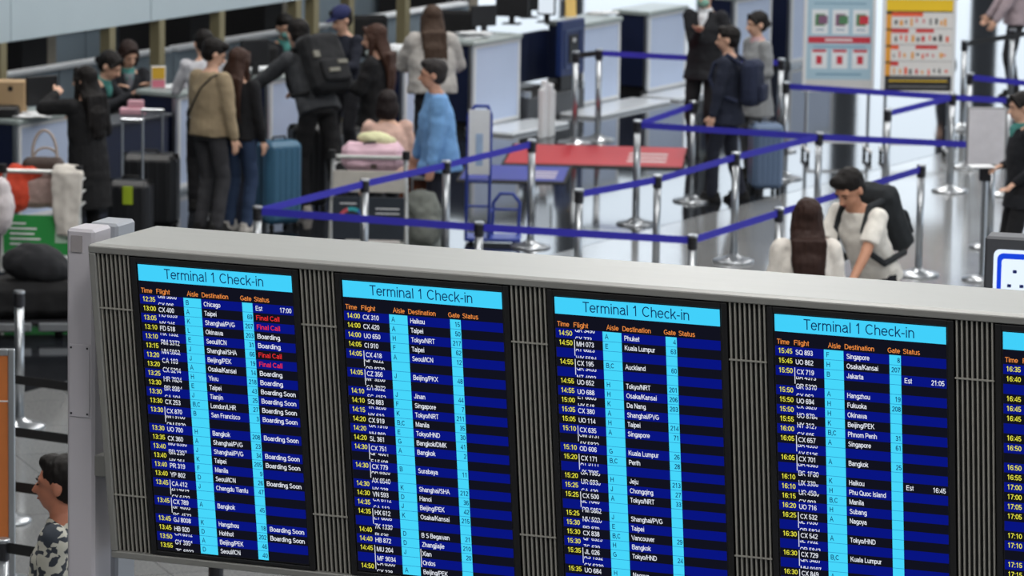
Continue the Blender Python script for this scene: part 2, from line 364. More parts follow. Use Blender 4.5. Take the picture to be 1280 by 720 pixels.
def put(mb, s, x, y, cap, width=None, align='l', clip=None, sx=0.88, w_=0.0016, wt=0.13):
    vs, fs, x0, x1 = glyphs(s, wt)
    if not vs: return
    k = cap; kx = k*sx
    if width: kx = width/(x1-x0)
    ox = x-x0*kx if align == 'l' else (x-x1*kx if align == 'r' else x-(x0+x1)/2*kx)
    if clip is None:
        mb.add([(ox+v[0]*kx, y+v[1]*k, w_) for v in vs], fs); return
    bm = bmesh.new(); bv_ = [bm.verts.new((ox+v[0]*kx, y+v[1]*k, w_)) for v in vs]
    for f in fs: bm.faces.new([bv_[i] for i in f])
    for yy, sgn in ((clip[0], -1), (clip[1], 1)):
        bmesh.ops.bisect_plane(bm, geom=bm.verts[:]+bm.edges[:]+bm.faces[:], plane_co=(0, yy, 0), plane_no=(0, sgn, 0), clear_outer=True)
    bm.verts.index_update()
    mb.add([tuple(v.co) for v in bm.verts], [tuple(v.index for v in f.verts) for f in bm.faces]); bm.free()
S1 = """12:35|~UM 5600~CX 906|B|Chicago||E17:00
13:00|CX 400|A|Taipei|69|F
13:05|~HU 8339~HX 246|K|Shanghai/PVG|207|F
13:10|FD 518|L|Okinawa|203|B
13:10|~HX 1332~PM 3372|E|Seoul/ICN|31|B
13:15|~AM 3312~UN 5912|J|Shanghai/SHA|66|F
13:20|~MN 5902~GA 103|J|Beijing/PEK|19|F
13:20|~CA 103~CX 5294|A|Osaka/Kansai|14|B
13:25|~CX 5214~HR 7024|H|Yiwu|218|B
13:30|~HR 7824~BR 8984|E|Taipei|43|S
13:30|~BR 898~CA 104|J|Tianjin|25|S
13:30|CX 253|B,C|London/LHR|27|S
13:30|!CX 870|B|San Francisco|3|S
|~MH 9100~OM 5870||||
13:30|UO 700|H|Bangkok|208|S
13:35|CX 360|A|Shanghai/PVG|23|
13:40|~MU 8390~BR 2307|J|Shanghai/PVG|34|S
13:40|~GN 230~HX 264|K|Taipei|205|S
13:40|PR 319|F|Manila|9|
13:40|YP 802|D|Seoul/ICN|26|S
13:45|!CA 412|J|Chengdu Tianfu|47|
|~ZH 4014~CX 6422||||
13:45|!CX 789|A|Bangkok|45|
|~GF 4003~RC 4573||||
13:45|GJ 8008|K|Hangzhou|18|S
13:45|HB 920|D|Hohhot|202|S
13:50|~CA 8312~CY 3991|A|Beijing/PEK|46|
13:55|~GY 399~ZG 6022|D|Seoul/ICN|40|"""
S2 = """14:00|CX 310|A|Haikou|15|
14:00|CX 420|A|Taipei|50|
14:00|UO 650|H|Tokyo/NRT|217|
14:05|CI 910|F|Taipei|62|
14:05|!CX 418|A|Seoul/ICN|12|
|~QF 8222~QR 8270||||
14:05|!CZ 356|J|Beijing/PKX|48|
|~MF 9206~CA 7072||||
14:10|~ZH 8092~SC 4152|J|Jinan|44|
14:10|SQ 883|F|Singapore|7|
14:15|~TR 9206~HX 610|K|Tokyo/NRT|211|
14:20|CX 919|B,C|Manila|35|
14:20|~UA 7916~NH 860|E|Tokyo/HND|30|
14:20|SL 361|G|Bangkok/DMK|41|
14:30|!CX 751|A|Bangkok|2|
|~QF 4001~FJ 5408||||
14:30|!CX 779|B|Surabaya|11|
|~AA 8920~AY 6540||||
14:30|~AX 6540~HX 238|K|Shanghai/SHA|212|
14:30|VN 593|D|Hanoi|36|
14:35|~CX 8112~CA 112|J|Beijing/PEK|42|
14:35|!HX 612|K|Osaka/Kansai|215|
|~ET 6608~ZK 1330||||
14:40|~7K 1330~BI 636|D|B S Begawan|21|
14:40|HB 872|D|Zhangjiajie|210|
14:45|!MU 204|J|!Xian|20|
|!MF 9034||!Ordos||
14:50|~CA 6500~CX 338|A|Beijing/PEK||"""
S3 = """14:50|~QR 3490~CX 773|A|Phuket|4|
14:50|!MH 073|E|Kuala Lumpur|63|
|~AT 6623~WY 5584||||
14:55|!CX 195|B,C|Auckland|60|
|~QR 3455~NZ 4002||||
14:55|UO 652|H|Tokyo/NRT|201|
14:55|UO 688|H|Osaka/Kansai|206|
15:00|~ET 6605~HX 548|K|Da Nang|203|
15:05|CX 380|A|Shanghai/PVG||
15:05|UO 114|H|Taipei|214|
15:10|!CX 635|A|Singapore|71|
|~OM 5731~AY 5822||||
15:10|OD 606|G|Kuala Lumpur|26|
15:20|!CX 171|B,C|Perth|28|
|~AT 5111~JX 7995||||
15:20|~UA 7905~UO 693|H|Jeju|213|
15:25|~UR 6930~CA 420|J|Chongqing|27|
15:25|!CX 500|A|Tokyo/NRT|33|
|~JL 7040~PR 5852||||
15:25|~FM 5882~MU 502|J|Shanghai/PVG||
15:30|~NX 5020~BR 870|E|Taipei||
15:30|CX 838|B,C|Vancouver|29|
15:30|~QF 6325~TG 639|H|Bangkok||
15:35|!JL 026|G|Tokyo/HND|24|
|~AS 1332~CX 6330||||
15:35|UO 684|H|Nagoya||
|||||
|||||"""
S4 = """15:45|SQ 893|F|Singapore|8|
15:45|UO 862|H|Osaka/Kansai|207|
15:50|!CX 719|B|Jakarta||E21:05
|~BA 4573~OR 5320||||
15:50|~GR 5310~CX 962|A|Hangzhou|19|
15:50|UO 694|H|Fukuoka|208|
15:50|~CX 3820~HO 879|H|Okinawa||
15:55|~UO 8784~HY 312|K|Beijing/PEK||
16:00|~NY 3127~CX 605|B,C|Phnom Penh|31|
16:05|!CX 657|A|Singapore|61|
|~BA 4555~AY 5126||||
16:05|!CX 701|A|Bangkok|25|
|~BA 4565~RG 1520||||
16:10|~BR 1F80~UX 330|K|Haikou||E16:45
16:10|~BX 3306~UO 450|H|Phu Quoc Island||
16:15|~UR 4580~CX 903|B,C|Manila||
16:20|UO 716|H|Subang||
16:25|!CX 532|A|Nagoya||
|~JL 7030~QR 5824||||
16:30|!CX 542|A|Tokyo/HND||
|~JL 7052~QR 5842||||
16:30|!CX 729|B,C|Kuala Lumpur||
|~QR 5467~MH 9197||||
16:30|!CX 849|A|||
|||||
|||||
|||||
|||||"""
S5 = '\n'.join(t+'|||||' for t in ['16:35', '16:40', '', '16:45', '16:45', '16:45', '', '16:45', '16:50', '', '16:50', '16:55', '17:00', '17:00', '17:05', '17:05', '', '17:10', '17:10', '', '17:15', '17:15', '', '', '', '', '', ''])
W = 0.685; HH = 0.0697; RV = 0.1293; RP = 0.0400; NR = 28; UP = 0.90824
M_SCR = mat('screen_glass_black', (10, 10, 14), 0.25, 0, 0.05)
def screen(k, data):
    x0 = k*UP
    sc = MB(FM); sc.box((x0-0.030, -1.273, -0.02), (x0+W+0.030, 0.030, 0.0), 0.003)
    so = sc.build('display_screen', M_SCR, board)
    bz = MB(FM)
    for a in (((x0-0.030, -1.273, 0), (x0-0.006, 0.030, 0.008)), ((x0+W+0.006, -1.273, 0), (x0+W+0.030, 0.030, 0.008)), ((x0-0.006, 0.006, 0), (x0+W+0.006, 0.030, 0.008)), ((x0-0.006, -1.273, 0), (x0+W+0.006, -1.256, 0.008))):
        bz.box(a[0], a[1], 0.002)
    bz.build('bezel', M_DARK, so)
    im = MB(FM)
    def q(u0, v0, u1, v1, w_, mi):
        im.cur = mi; im.quad((x0+u0*W, -v1, w_), (x0+u1*W, -v1, w_), (x0+u1*W, -v0, w_), (x0+u0*W, -v0, w_))
    q(0, 0, 1, RV+NR*RP, 0.0004, 0)
    q(0, 0, 1, HH, 0.0008, 3)
    for r in range(NR):
        if r % 2 == 0: q(0, RV+r*RP, 1, RV+(r+1)*RP, 0.0008, 1)
    for a, b in ((0.287, 0.402), (0.670, 0.737)):
        q(a, RV, b, RV+NR*RP, 0.0012, 2)
        for r in range(1, NR): q(a, RV+r*RP-0.0008, b, RV+r*RP+0.0008, 0.0015, 4)
    im.build('screen_picture', [G_BG, G_BAND, G_CY, G_HD, G_LN], so)
    tx = MB(FM); cap = 0.0205
    tx.cur = 0
    put(tx, 'Terminal 1 Check-in', x0+0.495*W, -0.0545, 0.043, width=0.645*W, align='c', wt=0.105)
    tx.cur = 4
    for s, u, wd in (('Time', 0.012, 0.072), ('Flight', 0.112, 0.088), ('Aisle', 0.314, 0.072), ('Destination', 0.410, 0.172), ('Gate', 0.662, 0.070), ('Status', 0.750, 0.098)):
        put(tx, s, x0+u*W, -(RV-0.0165)-0.008, cap, width=wd*W)
    for r, line in enumerate(data.split('\n')):
        t, fl, ai, de, ga, st = (line.split('|')+['']*6)[:6]
        top = -(RV+r*RP); base = top-RP*0.5-cap*0.5
        if t: tx.cur = 2; put(tx, t, x0+0.018*W, base+0.002, cap, width=0.082*W)
        tx.cur = 1
        fx = x0+0.120*W
        if fl.startswith('~'):
            _, a, b = fl.split('~')
            put(tx, a, fx, base+0.0195, cap, clip=(top-RP*0.31, top-0.001))
            put(tx, b, fx, base-0.0195, cap, clip=(top-RP+0.001, top-RP*0.69))
        elif fl.startswith('!'):
            put(tx, fl[1:], fx+0.004, base, cap)
            tx.quad((x0+0.111*W, top-RP*1.75, 0.0016), (x0+0.115*W, top-RP*1.75, 0.0016), (x0+0.115*W, top-0.004, 0.0016), (x0+0.111*W, top-0.004, 0.0016))
        elif fl: put(tx, fl, fx, base, cap)
        if de.startswith('!'):
            de = de[1:]; tx.quad((x0+0.408*W, top-RP, 0.0016), (x0+0.412*W, top-RP, 0.0016), (x0+0.412*W, top, 0.0016), (x0+0.408*W, top, 0.0016))
        if de: put(tx, de, x0+0.420*W, base, cap, sx=0.84)
        if st.startswith('E'):
            put(tx, 'Est', x0+0.757*W, base, cap); put(tx, st[1:], x0+0.987*W, base, cap, align='r')
        elif st:
            tx.cur = 3 if st == 'F' else 1
            put(tx, {'F': 'Final Call', 'B': 'Boarding', 'S': 'Boarding Soon'}[st], x0+0.757*W, base, cap, width={'F': .150, 'B': .145, 'S': .225}[st]*W)
        tx.cur = 0
        if ai: put(tx, ai, x0+0.302*W, base, cap, wt=0.145)
        if ga: put(tx, ga, x0+0.731*W, base, cap, align='r', wt=0.145)
    tx.build('screen_lettering', [G_TXD, G_TXW, G_TXY, G_TXR, G_TXO], so)
for k, d in enumerate((S1, S2, S3, S4, S5)): screen(k, d)
# grilles between the screens: upright fins over dark mesh and two thin cross bars
fin_me = None
def grille(u0, u1, n):
    b = MB(FM); b.box((u0, -1.276, -0.02), (u1, 0.036, -0.012)); b.build('grille_mesh', M_MESH, board)
    global fin_me
    if fin_me is None:
        f_ = MB(FM); f_.box((-0.0032, -1.274, -0.010), (0.0032, 0.034, 0.001)); fin_me = f_.mesh('grille_fin', M_FIN)
    for i in range(n):
        o = bpy.data.objects.new('grille_fin', fin_me); C.objects.link(o); o.parent = board; o.location = (u0+0.008+(u1-u0-0.016)*i/(n-1), 0, 0)
    for v in (0.201, 1.022):
        b = MB(FM); b.box((u0, -v-0.003, 0.001), (u1, -v+0.003, 0.006)); b.build('grille_cross_bar', M_FIN, board)
grille(-0.186, -0.034, 8)
for k in range(4): grille(k*UP+W+0.034, (k+1)*UP-0.034, 8)
grille(4*UP+W+0.034, U1-0.03, 8)
# posts and arms carrying the board, to the floor
def post(u0, u1, y0, y1, z, m):
    b = MB(); b.box((u0, y0, 0), (u1, y1, z), 0.012); b.build('support_post', m, board)
post(-0.450, -0.322, 0.25, 0.42, 3.147, M_POST)
post(-0.520, -0.385, 0.60, 0.78, 3.12, M_POST_SHADE)
post(4.72, 4.85, 0.25, 0.42, 3.147, M_POST)
for z in (2.10, 2.92, 1.55):
    b = MB(); b.box((-0.33, 0.26, z), (-0.20, 0.40, z+0.09), 0.004); b.build('support_arm', M_RAIL, board)
b = MB(); b.box((4.60, 0.26, 2.10), (4.73, 0.40, 2.2), 0.004); b.build('support_arm', M_RAIL, board)
b = MB(); b.box((-0.50, 0.40, 2.05), (-0.40, 0.62, 2.15), 0.004); b.build('support_arm', M_RAIL, board)
b = MB(); b.box((-0.435, 0.244, 2.35), (-0.340, 0.252, 2.66), 0.002); pp = b.build('access_plate', M_POST, board)
b = MB()
for x, z in ((-0.425, 2.645), (-0.35, 2.645), (-0.425, 2.365), (-0.35, 2.365)): MB().box((x-0.004, 0.2415, z-0.004), (x+0.004, 0.2445, z+0.004)).build('screw', M_STEELD, pp)
b = MB(); b.box((-0.425, 0.243, 3.05), (-0.375, 0.2505, 3.12)); b.build('tape_patch', mat('pale_tape', (155, 150, 152), 0.8), board)

# ------------------------------------------------------------------ queue posts and belts
bm_base = MB(); bm_base.lathe([(0.001, 0.0), (0.175, 0.0), (0.178, 0.012), (0.165, 0.022), (0.10, 0.035), (0.05, 0.055), (0.036, 0.07), (0.001, 0.07)], n=28); ME_BASE = bm_base.mesh('base', M_STEEL, True)
bm_pole = MB(); bm_pole.tube((0, 0, 0.04), (0, 0, 0.86), 0.032, n=18); ME_POLE = bm_pole.mesh('pole', M_STEEL, True)
bm_head = MB(); bm_head.lathe([(0.001, 0.84), (0.038, 0.84), (0.038, 0.93), (0.001, 0.93)], n=18); ME_HEAD = bm_head.mesh('belt_head', M_STEELD)
bm_cap = MB(); bm_cap.lathe([(0.001, 0.93), (0.040, 0.93), (0.040, 0.945), (0.034, 0.95), (0.001, 0.95)], n=18); ME_CAP = bm_cap.mesh('cap', M_STEEL)
proto = thing('queue_post', 'x', 'queue post', (0, 0, 0))
for n_, me_ in (('base', ME_BASE), ('pole', ME_POLE), ('belt_head', ME_HEAD), ('cap', ME_CAP)): link(n_, me_, proto)
POSTS = {}
def qpost(key, x, ytop, label):
    global first_post
    p = at(x, ytop, 0.95)
    o = proto if not POSTS else copy_tree(proto)
    o.location = (p.x, p.y, 0); o['label'] = label; o['group'] = 'steel queue posts'
    POSTS[key] = Vector((p.x, p.y, 0)); return o
for k, x, y, lb in (
    ('a', 665, 174, 'steel queue post at the left end of the red mat, tall with bright base disc'),
    ('b', 920, 190, 'tall steel queue post in clear mid floor, right of the backpack man'),
    ('c', 1152, 205, 'steel queue post just right of the bending man with the backpack'),
    ('d', 867, 126, 'steel queue post by the legs of the staff man in black suit'),
    ('e', 797, 150, 'steel queue post at the right end of the red mat'),
    ('f', 322, 257, 'leftmost steel post where two blue belts meet, by the blue suitcase'),
    ('g', 456, 223, 'steel post in front of the trolley with the pink bag'),
    ('h', 558, 200, 'steel post in front of the man in the light blue jacket'),
    ('i', 599, 277, 'short looking post above the board edge, before the blue platform trolley'),
    ('j', 724, 236, 'steel post that starts the rising belt left of centre, behind the board'),
    ('k', 822, 218, 'second steel post of the rising belt row, between two others'),
    ('l', 866, 293, 'lowest post head at the board edge where two belts meet in mid picture'),
    ('m', 1024, 165, 'steel post at the corner of four belts left of the bending man'),
    ('n', 974, 259, 'steel post head just left of the long haired woman in white'),
    ('o', 720, 64, 'thin steel post in front of the second counter panel, left of a pair'),
    ('p', 749, 61, 'thin dark post in front of the second counter panel, right of a pair'),
    ('q', 1110, 136, 'steel post under the middle of the two poster stands'),
    ('r', 1213, 91, 'steel post right of the yellow poster, holding an upper blue belt'),
    ('s', 977, 73, 'steel post beside the woman in the grey coat'),
    ('t', 983, 102, 'steel post left of the blue poster, by the upright blue-grey suitcase'),
    ('u', 1191, 116, 'steel post under the right edge of the yellow poster'),
    ('v', 1206, 50, 'farthest steel post at the upper right, with thin black belt'),
    ('w', 1266, 36, 'far steel post near the dark legs at the upper right corner'),
    ('x', 1263, 120, 'steel post beside the head of the staff person at the right edge'),
    ('y', 1241, 176, 'steel post half hidden behind the white paper sign'),
    ('z', 24, 363, 'steel post at far left below the black bags'),
    ('A', 270, 700, 'steel post seen just below the lower edge of the board'),
    ('C', 3, 463, 'first of four steel posts hidden behind the orange sign, farthest'),
    ('D', 3, 528, 'second of four steel posts hidden behind the orange sign'),
    ('I', 3, 596, 'third of four steel posts hidden behind the orange sign'),
    ('J', 3, 673, 'fourth of four steel posts hidden behind the orange sign, nearest'),
    ('B', 98, 476, 'first of four steel posts hidden behind the board support, farthest'),
    ('E', 98, 541, 'second of four steel posts hidden behind the board support'),
    ('F', 98, 609, 'third of four steel posts hidden behind the board support'),
    ('K', 98, 688, 'fourth of four steel posts hidden behind the board support, nearest'),
    ('G', 1300, 100, 'queue post beyond the right edge of the picture'),
    ('H', 1300, 34, 'far queue post beyond the right edge of the picture'),
): qpost(k, x, y, lb)
def belt(a, b, label, m=M_BELT, sag=0.0, z=0.905, w_=0.028):
    P = POSTS[a]; Q = POSTS[b]; d = (Q-P); d.normalize(); n_ = Vector((-d.y, d.x, 0))*0.0015
    P = P+d*0.036; Q = Q-d*0.036; mb = MB(); rs = []
    for i in range(9):
        t = i/8; p = P.lerp(Q, t)+Vector((0, 0, z-sag*4*t*(1-t)))
        rs.append([p-n_+Vector((0, 0, -w_)), p+n_+Vector((0, 0, -w_)), p+n_+Vector((0, 0, w_)), p-n_+Vector((0, 0, w_))])
    o = mb.loft(rs).build('retractable_belt', m)
    return tag(o, label, 'belt', 'black queue belts' if m is M_BELTK else 'blue queue belts')
for a, b, lb in (
    ('f', 'g', 'blue belt rising from the leftmost meeting post to the post before the pink bag trolley'),
    ('g', 'h', 'blue belt across the trolley with the pink bag'),
    ('h', 'a', 'blue belt right of the man in the light blue jacket, ending at the red mat'),
    ('f', 'i', 'long dark blue belt just above the board edge, left half'),
    ('i', 'l', 'long dark blue belt just above the board edge, right half'),
    ('l', 'n', 'blue belt rising from the lowest post to the long haired woman'),
    ('n', 'c', 'blue belt passing behind the bending man with backpack'),
    ('j', 'k', 'first span of the blue belt rising toward the middle post'),
    ('k', 'b', 'second span of the rising blue belt, ending at the tall mid floor post'),
    ('b', 'm', 'blue belt from the tall mid floor post up to the four belt corner'),
    ('m', 'y', 'blue belt above the bending man, running right to the white sign'),
    ('e', 'm', 'blue belt across the legs of the man with navy backpack'),
    ('e', 'd', 'short blue belt from red mat end post to the suited staff man'),
    ('p', 's', 'uppermost blue belt behind the suited staff man'),
    ('t', 'u', 'blue belt running just under both posters'),
    ('u', 'x', 'blue belt from the yellow poster to the right edge staff person'),
    ('q', 'u', 'short pale blue belt rising under the yellow poster'),
    ('r', 'G', 'blue belt right of the yellow poster'),
): belt(a, b, lb)
for a, b, lb in (('o', 'p', 'short black belt linking the pair of thin posts'), ('v', 'H', 'thin black belt at the upper right, highest'),
                 ('C', 'B', 'black belt at far left below the black bags, highest of four'), ('D', 'E', 'black belt at far left, second highest of four, above the patterned shirt man'),
                 ('I', 'F', 'black belt at far left level with the face of the patterned shirt man'), ('J', 'K', 'black belt at far left, lowest of four, by the patterned shirt')):
    belt(a, b, lb, M_BELTK)

# ------------------------------------------------------------------ check-in counters
def counter(tm, t1, label, deep=0.40, panel=True, top=0.95, foot=0.0):
    t0 = tm; 
    r = thing('check_in_counter', label, 'counter', cw(t0, 0), CA, 'check-in counters'); a = tm-t0; b_ = t1-t0
    MB().box((0, 0.03, 0.10), (b_, deep, 0.90), 0.006).build('body', M_NAVY, r)
    MB().box((0.02, 0.07, 0), (b_-0.02, deep-0.05, 0.10)).build('plinth', M_DARK, r)
    MB().box((-0.02, -0.04, 0.90), (b_+0.02, deep+0.04, 0.95), 0.01).build('worktop', M_TOP, r)
    MB().box((-0.012, -0.012, 0.06), (0.022, 0.03, 0.90), 0.004).build('corner_trim', M_STEEL, r)
    if panel:
        a = 0.02; f = MB().box((a+0.005, -0.01, 0.06), (b_, 0.03, 0.90), 0.004).build('front_panel', M_GLASSP, r)
        fr = MB()
        fr.box((a+0.005, -0.02, 0.05), (b_, -0.008, 0.085)); fr.box((a+0.005, -0.02, 0.87), (b_, -0.008, 0.90))
        fr.box((a+0.005, -0.02, 0.085), (a+0.04, -0.008, 0.87)); fr.box((b_-0.035, -0.02, 0.085), (b_, -0.008, 0.87))
        fr.build('panel_frame', M_WHITE, f)
    MB().box((0, -0.03, 0), (b_, 0.07, 0.05), 0.005).build('kick_rail', M_STEEL, r)
    return r
counter(-7.99, -7.15, 'low navy counter at far left edge with cardboard box on top')
counter(-5.49, -4.95, 'navy counter behind the man in the tan sweater')
counter(-3.91, -3.2, 'navy counter the man in grey jacket leans on')
counter(-1.41, -0.95, 'navy counter before the woman in the grey hooded top')
counter(-0.03, 0.96, 'counter with wide pale blue panel, nearest in the bright row')
counter(2.30, 3.18, 'counter with pale blue panel behind the pair of thin posts')
counter(3.83, 4.75, 'counter with pale blue panel left of the suited staff man')
counter(5.95, 6.9, 'counter with pale blue panel behind the suited staff man')
counter(7.42, 8.6, 'counter with pale blue panel behind the blue poster')
# luggage weighing belts between the counters
for t0, t1, lb in ((0.99, 2.26, 'dark weighing belt between the first two bright counters'), (-3.1, -1.8, 'weighing belt behind the woman with long brown hair'), (4.85, 5.30, 'weighing belt behind the suited staff man')):
    r = thing('weighing_belt', lb, 'conveyor', cw(t0, 0), CA, 'weighing belts between counters'); b_ = t1-t0
    MB().box((0.02, -0.10, 0.0), (b_-0.02, 0.9, 0.26), 0.01).build('body', mat('dark_grey_body', (60, 62, 66), 0.5), r)
    MB().box((0.08, -0.08, 0.26), (b_-0.08, 0.35, 0.275)).build('belt', M_RUB, r)
    for x in (0.02, b_-0.08): MB().box((x, -0.1, 0.26), (x+0.06, 0.35, 0.33), 0.005).build('side_guard', M_STEEL, r)
    MB().box((0.02, 0.36, 0.33), (b_-0.02, 0.42, 0.86), 0.005).build('screen_panel', M_NAVY, r)
r = thing('low_desk', 'low navy desk in front of the two teal scarf agents', 'desk', cw(-7.0, 0.0), CA)
MB().box((0, 0.0, 0.05), (1.40, 0.32, 0.74), 0.006).build('body', M_NAVY, r); MB().box((-0.02, -0.03, 0.74), (1.42, 0.36, 0.77), 0.006).build('worktop', mat('dark_worktop', (70, 74, 80), 0.35), r)
MB().box((0.02, 0.03, 0), (1.38, 0.28, 0.05)).build('plinth', M_DARK, r)
q_ = at(166, 143, 0.77); tag(MB().box((-0.12, -0.05, 0), (0.12, 0.08, 0.06), 0.01).box((-0.05, 0, 0.06), (0.10, 0.07, 0.13), 0.01).build('pink_packets', mat('pale_pink_print', (208, 160, 172), 0.6), None, False, (q_.x, q_.y, 0.77)), 'pink and white packets on the low desk by the agents', 'packets')
# navy kiosk with a square recess beside the second bright counter
r = thing('baggage_kiosk', 'navy box with square grey outline beside the dark weighing belt', 'kiosk', cw(1.74, 0.05), CA)
MB().box((-0.02, -0.14, 0.42), (0.50, -0.07, 1.02), 0.01).build('body', mat('navy_kiosk', (22, 42, 92), 0.45), r)
b = MB()
for a_, c_ in (((0.06, -0.155, 0.50), (0.42, -0.14, 0.52)), ((0.06, -0.155, 0.90), (0.42, -0.14, 0.92)), ((0.06, -0.155, 0.52), (0.08, -0.14, 0.90)), ((0.40, -0.155, 0.52), (0.42, -0.14, 0.90))): b.box(a_, c_)
b.build('outline', mat('kiosk_line', (70, 84, 120), 0.5), r)
MB().box((0.14, -0.15, 0.56), (0.34, -0.138, 0.86)).build('recess_panel', M_DARK, r)
MB().ell((0.24, -0.155, 0.80), (0.025, 0.012, 0.025)).build('button', M_WHITE, r)
MB().box((0.0, -0.13, 0), (0.48, -0.08, 0.42)).build('stand', M_DARK, r)
# pale plates added where the floor glares white at the counter feet
for t0, t1, lb in ((-0.1, 1.1, 'low pale plate added for the white glare at the foot of the nearest pale blue panel'), (1.7, 3.4, 'low pale plate added for the white glare at the foot of the second pale blue panel'), (3.6, 5.0, 'low pale plate added for the white glare at the foot of the third pale blue panel')):
    tag(MB(CM).box((t0, -0.55, 0), (t1, -0.06, 0.04), 0.01).build('glare_plate', mat('glare_white', (225, 230, 235), 0.25, 0.2, 0.05)), lb, 'floor plate', 'pale glare plates at counter feet')
# fascia behind the staff, on bronze posts, in separate panels
ts = [-14, -11.5, -9.0, -5.75, -3.42, -1.0, 1.6]
fa = thing('counter_fascia', 'pale grey panelled fascia above the baggage belt, upper left', 'fascia', cw(0, 1.7), CA)
for i in range(len(ts)-1):
    MB().box((ts[i]+0.006, 0, 1.33), (ts[i+1]-0.006, 0.10, 2.5), 0.006).build('fascia_panel', mat('pale_fascia', (188, 203, 210), 0.5, 0, 0.05, 1.2), fa)
def t_at(px, o, h):
    lo, hi = -16.0, 14.0
    for _ in range(40):
        mid = (lo+hi)/2; d = cw(mid, o, h)-Vector((0, 0, HC)); x = 640+FPX*d.dot(RR)/d.dot(fw)
        if x < px: lo = mid
        else: hi = mid
    return lo
for px in (5, 141, 203, 278, 374, 396, 440, 510):
    t = t_at(px, 1.7, 1.2)
    MB().box((t-0.05, 0.0, 0), (t+0.05, 0.12, 1.33), 0.004).build('fascia_post', M_OLIVE, fa)
b = MB(); b.box((t_at(173, 1.7, 1.9), -0.02, 1.80), (t_at(190, 1.7, 1.9), 0.0, 2.0)); b.build('green_sign_panel', mat('green_sign', (30, 110, 60), 0.5), fa)
# baggage conveyor behind the fascia
cv = thing('baggage_conveyor', 'long pale baggage conveyor with rails coloured white for lamp sheen behind the staff', 'conveyor', cw(0, 2.4), CA)
M_CVP = mat('pale_conveyor_side', (128, 142, 152), 0.45, 0.1, 0.08, 2)
for i in range(9):
    t = -14+i*2.0
    MB().box((t+0.01, 0, 0.30), (t+1.99, 0.05, 0.86), 0.004).build('side_panel', M_CVP, cv)
    MB().box((t+0.01, 1.1, 0.55), (t+1.99, 1.15, 1.0), 0.004).build('back_panel', M_CVP, cv)
MB().box((-14, 0.05, 0.60), (4, 1.1, 0.66)).build('belt', mat('grey_belt', (96, 104, 112), 0.5, 0, 0.1, 3), cv)
M_SHEEN = mat('rail_lamp_sheen', (236, 240, 244), 0.3, 0.0, 0.02)  # plain white stands in for lamps mirrored in the polished rail
for i in range(6):
    t = -14+i*3.0
    MB().box((t+0.02, -0.05, 0.86), (t+2.9, 0.08, 0.91), 0.01).build('guard_rail', M_SHEEN, cv)
    MB().box((t+0.9, 1.08, 1.0), (t+3.5, 1.2, 1.05), 0.01).build('guard_rail', M_SHEEN, cv)
for i in range(10): MB().box((-14+i*1.9, 0.1, 0), (-13.9+i*1.9, 1.0, 0.55)).build('leg', M_DARK, cv)
# dark scanner hoods over the conveyor
for px, wd, lb in ((30, 0.55, 'black slanted hood over the conveyor at far left'), (240, 0.6, 'black hood over the conveyor above the man in white'), (330, 0.45, 'black hood over the conveyor near the teal scarf agent'), (560, 0.7, 'black hood over the conveyor right of the hooded woman')):
    t = t_at(px, 2.6, 1.0)
    h_ = thing('scanner_hood', lb, 'hood', cw(t, 2.5, 0.66), CA, 'black hoods over the baggage conveyor')
    MB().prism([(0, 0.0), (0, 0.72), (0.15, 0.95), (0.9, 0.95), (0.9, 0)], -wd*0.3, wd*0.45).build('body', M_BLACK, h_)
    MB().box((wd*0.46, 0.0, 0), (wd*0.75, 0.5, 0.9), 0.01).build('side_cover', mat('beige_cover', (138, 130, 116), 0.6), h_)

# ------------------------------------------------------------------ things on the counters
def on_counter(px, py, z=0.95): return at(px, py, z)
def monitor(px, py, rz, label, w_=0.5, h_=0.34, lit=True, z=0.95, group='counter monitors'):
    p = on_counter(px, py, z); r = thing('monitor', label, 'monitor', (p.x, p.y, z), rz, group)
    MB().box((-w_/2, -0.02, 0.08), (w_/2, 0.02, 0.08+h_), 0.006).build('casing', M_DARK, r)
    MB().box((-w_/2+0.015, -0.024, 0.10), (w_/2-0.015, -0.019, 0.06+h_)).build('screen', glow('monitor_white', (225, 235, 245), 1.0) if lit else M_SCR, r)
    b = MB(); b.box((-0.03, 0, 0.01), (0.03, 0.03, 0.12)); b.box((-0.10, -0.07, 0), (0.10, 0.09, 0.012), 0.004); b.build('stand', M_DARK, r)
    return r
monitor(52, 142, CA+math.radians(150), 'monitor with bright edge on the far left counter', 0.30, 0.26)
monitor(318, 93, CA+math.radians(150), 'bright screen on the counter left of the leaning man', 0.30, 0.26)
monitor(604, 42, CA+math.radians(150), 'bright slanted screen on the nearest pale blue counter', 0.30, 0.22)
monitor(683, 28, math.radians(-15), 'white screen above the dark weighing belt', 0.20, 0.34)
monitor(640, 30, math.radians(170), 'black monitor seen from behind on the nearest pale blue counter', 0.36, 0.24, False)
monitor(660, 22, math.radians(200), 'second black monitor from behind, farther back on the bright row', 0.36, 0.24, False)
def papers(px, py, n, label, z=0.95):
    p = on_counter(px, py, z); b = MB(); 
    for i in range(n):
        a = random.uniform(0, 3); T = Matrix.Translation((random.uniform(-.08, .08), random.uniform(-.08, .08), i*0.006)) @ Matrix.Rotation(a, 4, 'Z')
        b.T = T; b.box((-0.13, -0.09, 0.0), (0.13, 0.09, 0.005))
    o = b.build('paper_stack', M_PAPER, None, False, (p.x, p.y, z+0.0)); return tag(o, label, 'papers', 'papers on the counters')
papers(45, 146, 6, 'loose white papers on the far left counter')
papers(337, 88, 5, 'white papers on the counter by the leaning man')
papers(498, 62, 7, 'white papers on the counter before the hooded woman')
papers(592, 46, 9, 'heap of white papers on the nearest pale blue counter')
papers(756, 18, 5, 'papers on the second pale blue counter')
papers(226, 110, 5, 'white papers behind the tan sweater man')
